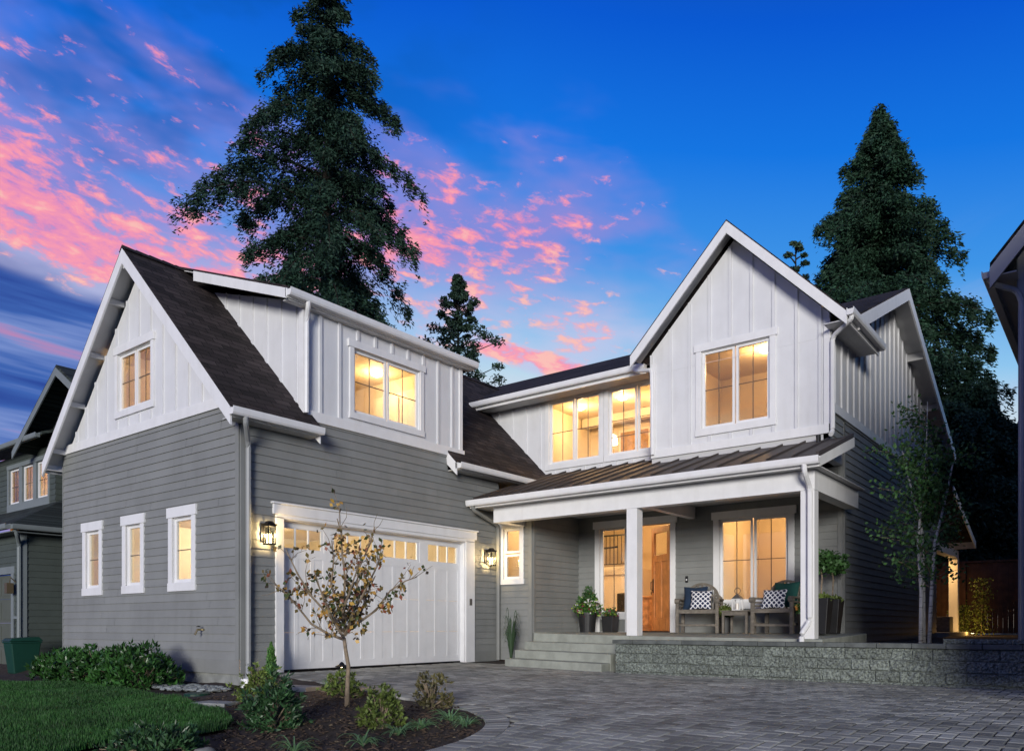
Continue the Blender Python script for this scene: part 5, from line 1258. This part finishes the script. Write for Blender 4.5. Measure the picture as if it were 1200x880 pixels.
# ================================================================== porch furniture
PZ = .60
def cushion(name, w_, h_, t, m, loc, rz, tilt, label, group=None):
    nx = 16; vs = []; fs = []
    for sgn in (-1, 1):
        for i in range(nx+1):
            for j in range(nx+1):
                u = -1+2*i/nx; v = -1+2*j/nx; e = max(0., (1-u**4)*(1-v**4))**.55; cu = 1-.10*(1-abs(v))*(abs(u)) ; cv = 1-.10*(1-abs(u))*abs(v)
                vs.append((u*w_/2*cu, sgn*t/2*e, v*h_/2*cv))
    k = (nx+1)**2
    for s_ in range(2):
        for i in range(nx):
            for j in range(nx): a = s_*k+i*(nx+1)+j; fs.append((a, a+nx+1, a+nx+2, a+1))
    me = bpy.data.meshes.new(name); me.from_pydata(vs, [], fs); me.materials.append(m)
    for f in me.polygons: f.use_smooth = True
    o = bpy.data.objects.new(name, me); COL.objects.link(o); o.location = loc; o.rotation_euler = (tilt, 0, rz); return tag(o, label, 'cushion', group)
def chair(loc, rz, label):
    C_ = thing('garden_armchair', label, 'chair', loc, rz, 'teak armchairs on the porch'); M_ = world_of(C_)
    def P_(mb, name, bevel=.006):
        mb.v = [tuple(M_ @ Vector(v)) for v in mb.v]; return mb.build(name, TEAK, C_, bevel=bevel)
    w_ = .37
    for sx in (-1, 1):
        P_(MB().box(sx*w_-.03, sx*w_+.03, -.29, -.23, 0, .62), 'front_leg')
        P_(MB().box(sx*w_-.03, sx*w_+.03, .23, .29, 0, .66), 'back_leg')
        mb = MB(); mb.box(sx*w_-.045, sx*w_+.045, -.26, .26, .62, .65); mb.tube([(sx*w_-.045, -.28, .605), (sx*w_+.045, -.28, .605)], .05, 14); P_(mb, 'armrest', .004)
        mb = MB()
        for zz in (.50, .56):
            P_(MB().box(sx*w_-.01, sx*w_+.01, -.23, .23, zz-.015, zz+.015), 'arm_slat', .002)
        P_(MB().box(sx*w_-.012, sx*w_+.012, -.23, .23, .15, .19), 'side_rail', .002)
    mb = MB(); mb.box(-w_, w_, -.285, -.25, .37, .44); mb.box(-w_, w_, .25, .28, .37, .44)
    for k in range(6): mb.box(-w_+.03, w_-.03, -.24+k*.083, -.17+k*.083, .42, .445)
    P_(mb, 'seat', .003)
    P_(MB().box(-w_+.03, w_-.03, -.27, -.24, .13, .17), 'stretcher')
    mb = MB(); arc = [(math.cos(a)*.30, .27+.02*math.sin(a), .68+math.sin(a)*.27) for a in np.linspace(0, math.pi, 17)]
    for a, b in zip(arc, arc[1:]): mb.beam(a, b, .045, .07, (0, 1, 0))
    for sx in (-1, 1): mb.beam((sx*.37, .27, .66), (sx*.29, .27, .74), .04, .07, (0, 1, 0)); mb.box(sx*.30-.02, sx*.30+.02, .25, .28, .44, .72)
    arc = [(math.cos(a)*.13, .275, .74+math.sin(a)*.10) for a in np.linspace(0, math.pi, 9)]
    for a, b in zip(arc, arc[1:]): mb.beam(a, b, .02, .03, (0, 1, 0))
    mb.box(-.30, .30, .262, .288, .70, .74)
    for k in range(7):
        x = -.24+k*.08; mb.box(x-.015, x+.015, .265, .285, .44, .66+math.sqrt(max(.0, .27**2-x*x*.81)))
    P_(mb, 'backrest', .002); return C_
c1 = (-6.42, 14.05, .602); c2 = (-4.88, 14.0, .60)
chair(c1, R(14), 'teak armchair left of the porch side table, with navy and patterned cushions')
chair(c2, R(-8), 'teak armchair right of the porch side table, with green and patterned cushions')
cushion('cushion', .46, .46, .14, NAVY, (c1[0]-.12, c1[1]+.07, .602+.67), R(14), R(-14), 'plain navy cushion leaning in the left armchair')
cushion('cushion', .40, .38, .12, PATT, (c1[0]+.07, c1[1]-.09, .602+.63), R(14), R(-20), 'navy and white trellis cushion in the left armchair')
cushion('cushion', .48, .48, .14, TEALF, (c2[0]+.10, c2[1]+.07, .60+.69), R(-8), R(-14), 'plain dark green cushion leaning in the right armchair')
cushion('cushion', .46, .36, .12, PATT, (c2[0]-.06, c2[1]-.09, .60+.62), R(-8), R(-20), 'navy and white trellis cushion in the right armchair')
tx, ty = -5.60, 13.95
ST = thing('side_table', 'small square weathered teak side table between the two armchairs', 'table', (tx, ty, .602))
mb = MB()
for k in range(5): mb.box(tx-.26+k*.105, tx-.16+k*.105, ty-.24, ty+.24, 1.0, 1.022)
mb.build('tabletop', TEAK, ST, bevel=.004)
for sx in (-1, 1):
    for sy in (-1, 1): MB().box(tx+sx*.22-.02, tx+sx*.22+.02, ty+sy*.20-.02, ty+sy*.20+.02, .602, 1.0).build('leg', TEAK, ST, bevel=.003)
mb = MB(); mb.box(tx-.2, tx+.2, ty-.21, ty-.19, .93, .998); mb.box(tx-.2, tx+.2, ty+.19, ty+.21, .93, .998); mb.build('apron', TEAK, ST)
LT = thing('candle_lantern', 'white metal candle lantern with ring handle on the side table', 'lantern', (tx, ty, 1.022))
LW = mat('white_lantern_metal', (.65, .65, .64), .4, var=.1); lx, ly, lz = tx-.02, ty-.02, 1.022
mb = MB(); mb.box(lx-.08, lx+.08, ly-.08, ly+.08, lz, lz+.02)
for sx in (-1, 1):
    for sy in (-1, 1): mb.box(lx+sx*.07-.008, lx+sx*.07+.008, ly+sy*.07-.008, ly+sy*.07+.008, lz+.02, lz+.20)
mb.box(lx-.085, lx+.085, ly-.085, ly+.085, lz+.20, lz+.215); mb.build('lantern_frame', LW, LT)
MB().hexa([(lx-.085, ly-.085, lz+.215), (lx+.085, ly-.085, lz+.215), (lx+.085, ly+.085, lz+.215), (lx-.085, ly+.085, lz+.215), (lx-.02, ly-.02, lz+.30), (lx+.02, ly-.02, lz+.30), (lx+.02, ly+.02, lz+.30), (lx-.02, ly+.02, lz+.30)]).build('lantern_roof', mat('aged_metal', (.16, .15, .14), .5, .5), LT)
MB().tube([(lx+.055*math.cos(a), ly, lz+.36+.055*math.sin(a)) for a in np.linspace(0, 2*math.pi, 18)], .006, 6, False).build('ring_handle', mat('aged_metal', (.16, .15, .14), .5, .5), LT)
MB().lathe((lx, ly, lz+.02), [(.035, 0), (.035, .11), (.004, .112), (.003, .13)], 14).build('candle', mat('candle_wax', (.78, .74, .66), .5, var=.03), LT)

def planter(name, label, x, y, zb, r0, r1, h, plantfn, square=False):
    T_ = thing(name, label, 'planter', (x, y, zb))
    if square:
        mb = MB(); mb.hexa([(x-r0, y-r0, zb), (x+r0, y-r0, zb), (x+r0, y+r0, zb), (x-r0, y+r0, zb), (x-r1, y-r1, zb+h), (x+r1, y-r1, zb+h), (x+r1, y+r1, zb+h), (x-r1, y+r1, zb+h)])
        mb.build('pot', POT, T_, bevel=.012)
    else: MB().lathe((x, y, zb), [(r0, 0), (r1*.97, h*.9), (r1*1.04, h*.9), (r1*1.04, h), (r1*.93, h), (r1*.9, h-.03)], 24).build('pot', POT, T_, smooth=False)
    plantfn(T_); return T_
def blob(T_, c, s, n, leaf, m, seed, name='foliage'):
    rng = np.random.default_rng(seed); v = rng.normal(size=(n, 3)); v /= np.linalg.norm(v, axis=1)[:, None]; v *= (rng.random(n)**.4)[:, None]
    k = np.array([1+.35*noise.noise(Vector(q)*2.5+Vector((seed, 1, 1))) for q in v])[:, None]
    P = np.array(c)+v*np.array(s)*k; A, B = rot_axes(n, rng); fast(name, quads(P, A, B, leaf[0]*(.6+.8*rng.random(n)), leaf[1]), 4, m, T_)
planter('flower_planter', 'round black pot of mixed flowers and foliage left of the front door', -9.02, 14.15, .605, .16, .20, .42, lambda T_: (blob(T_, (-9.02, 14.15, 1.13), (.32, .28, .24), 1500, (.075, .04), FLOW, 201), blob(T_, (-9.0, 14.18, 1.38), (.16, .14, .22), 260, (.13, .025), BIRL, 202, 'tall_foliage')))
planter('flower_planter', 'short square black pot with trailing foliage under the sidelight', -8.62, 14.42, .605, .12, .14, .34, lambda T_: blob(T_, (-8.62, 14.42, 1.0), (.18, .16, .12), 420, (.06, .035), FLOW, 203), True)
planter('flower_planter', 'small pot of yellow-green flowers beside the right arm of the left armchair', -5.98, 14.25, .602, .11, .13, .30, lambda T_: blob(T_, (-5.98, 14.25, 1.0), (.15, .14, .15), 500, (.06, .035), BOX, 204))
planter('flower_planter', 'pot of orange flowers behind the post, right of the right armchair', -4.32, 13.75, .60, .13, .15, .34, lambda T_: (blob(T_, (-4.32, 13.75, 1.05), (.18, .16, .16), 500, (.06, .035), BIRL, 205), blob(T_, (-4.34, 13.72, 1.08), (.16, .14, .12), 60, (.06, .05), mat('orange_petal', (.55, .25, .05), .6, rnd=.2), 206, 'flowers')))
def topiary(T_, x, y, zb, sd, h=.92):
    MB().tube([(x, y, zb), (x+.02, y, zb+h*.4), (x-.01, y, zb+h*.6)], .012, 6).build('stem', BARKP, T_)
    blob(T_, (x, y, zb+h*.68), (.30, .28, .20), 700, (.075, .045), BIRL, sd); blob(T_, (x, y, zb+.02), (.17, .17, .07), 250, (.06, .04), BOX, sd+1, 'underplanting')
planter('tall_planter', 'tall square black planter with small standard tree at the porch corner', -4.02, 13.55, .60, .11, .165, .60, lambda T_: topiary(T_, -4.02, 13.55, 1.19, 211), True)
planter('tall_planter', 'second tall square black planter, half hidden behind the first', -4.05, 14.3, .60, .11, .165, .60, lambda T_: topiary(T_, -4.05, 14.3, 1.19, 214), True)
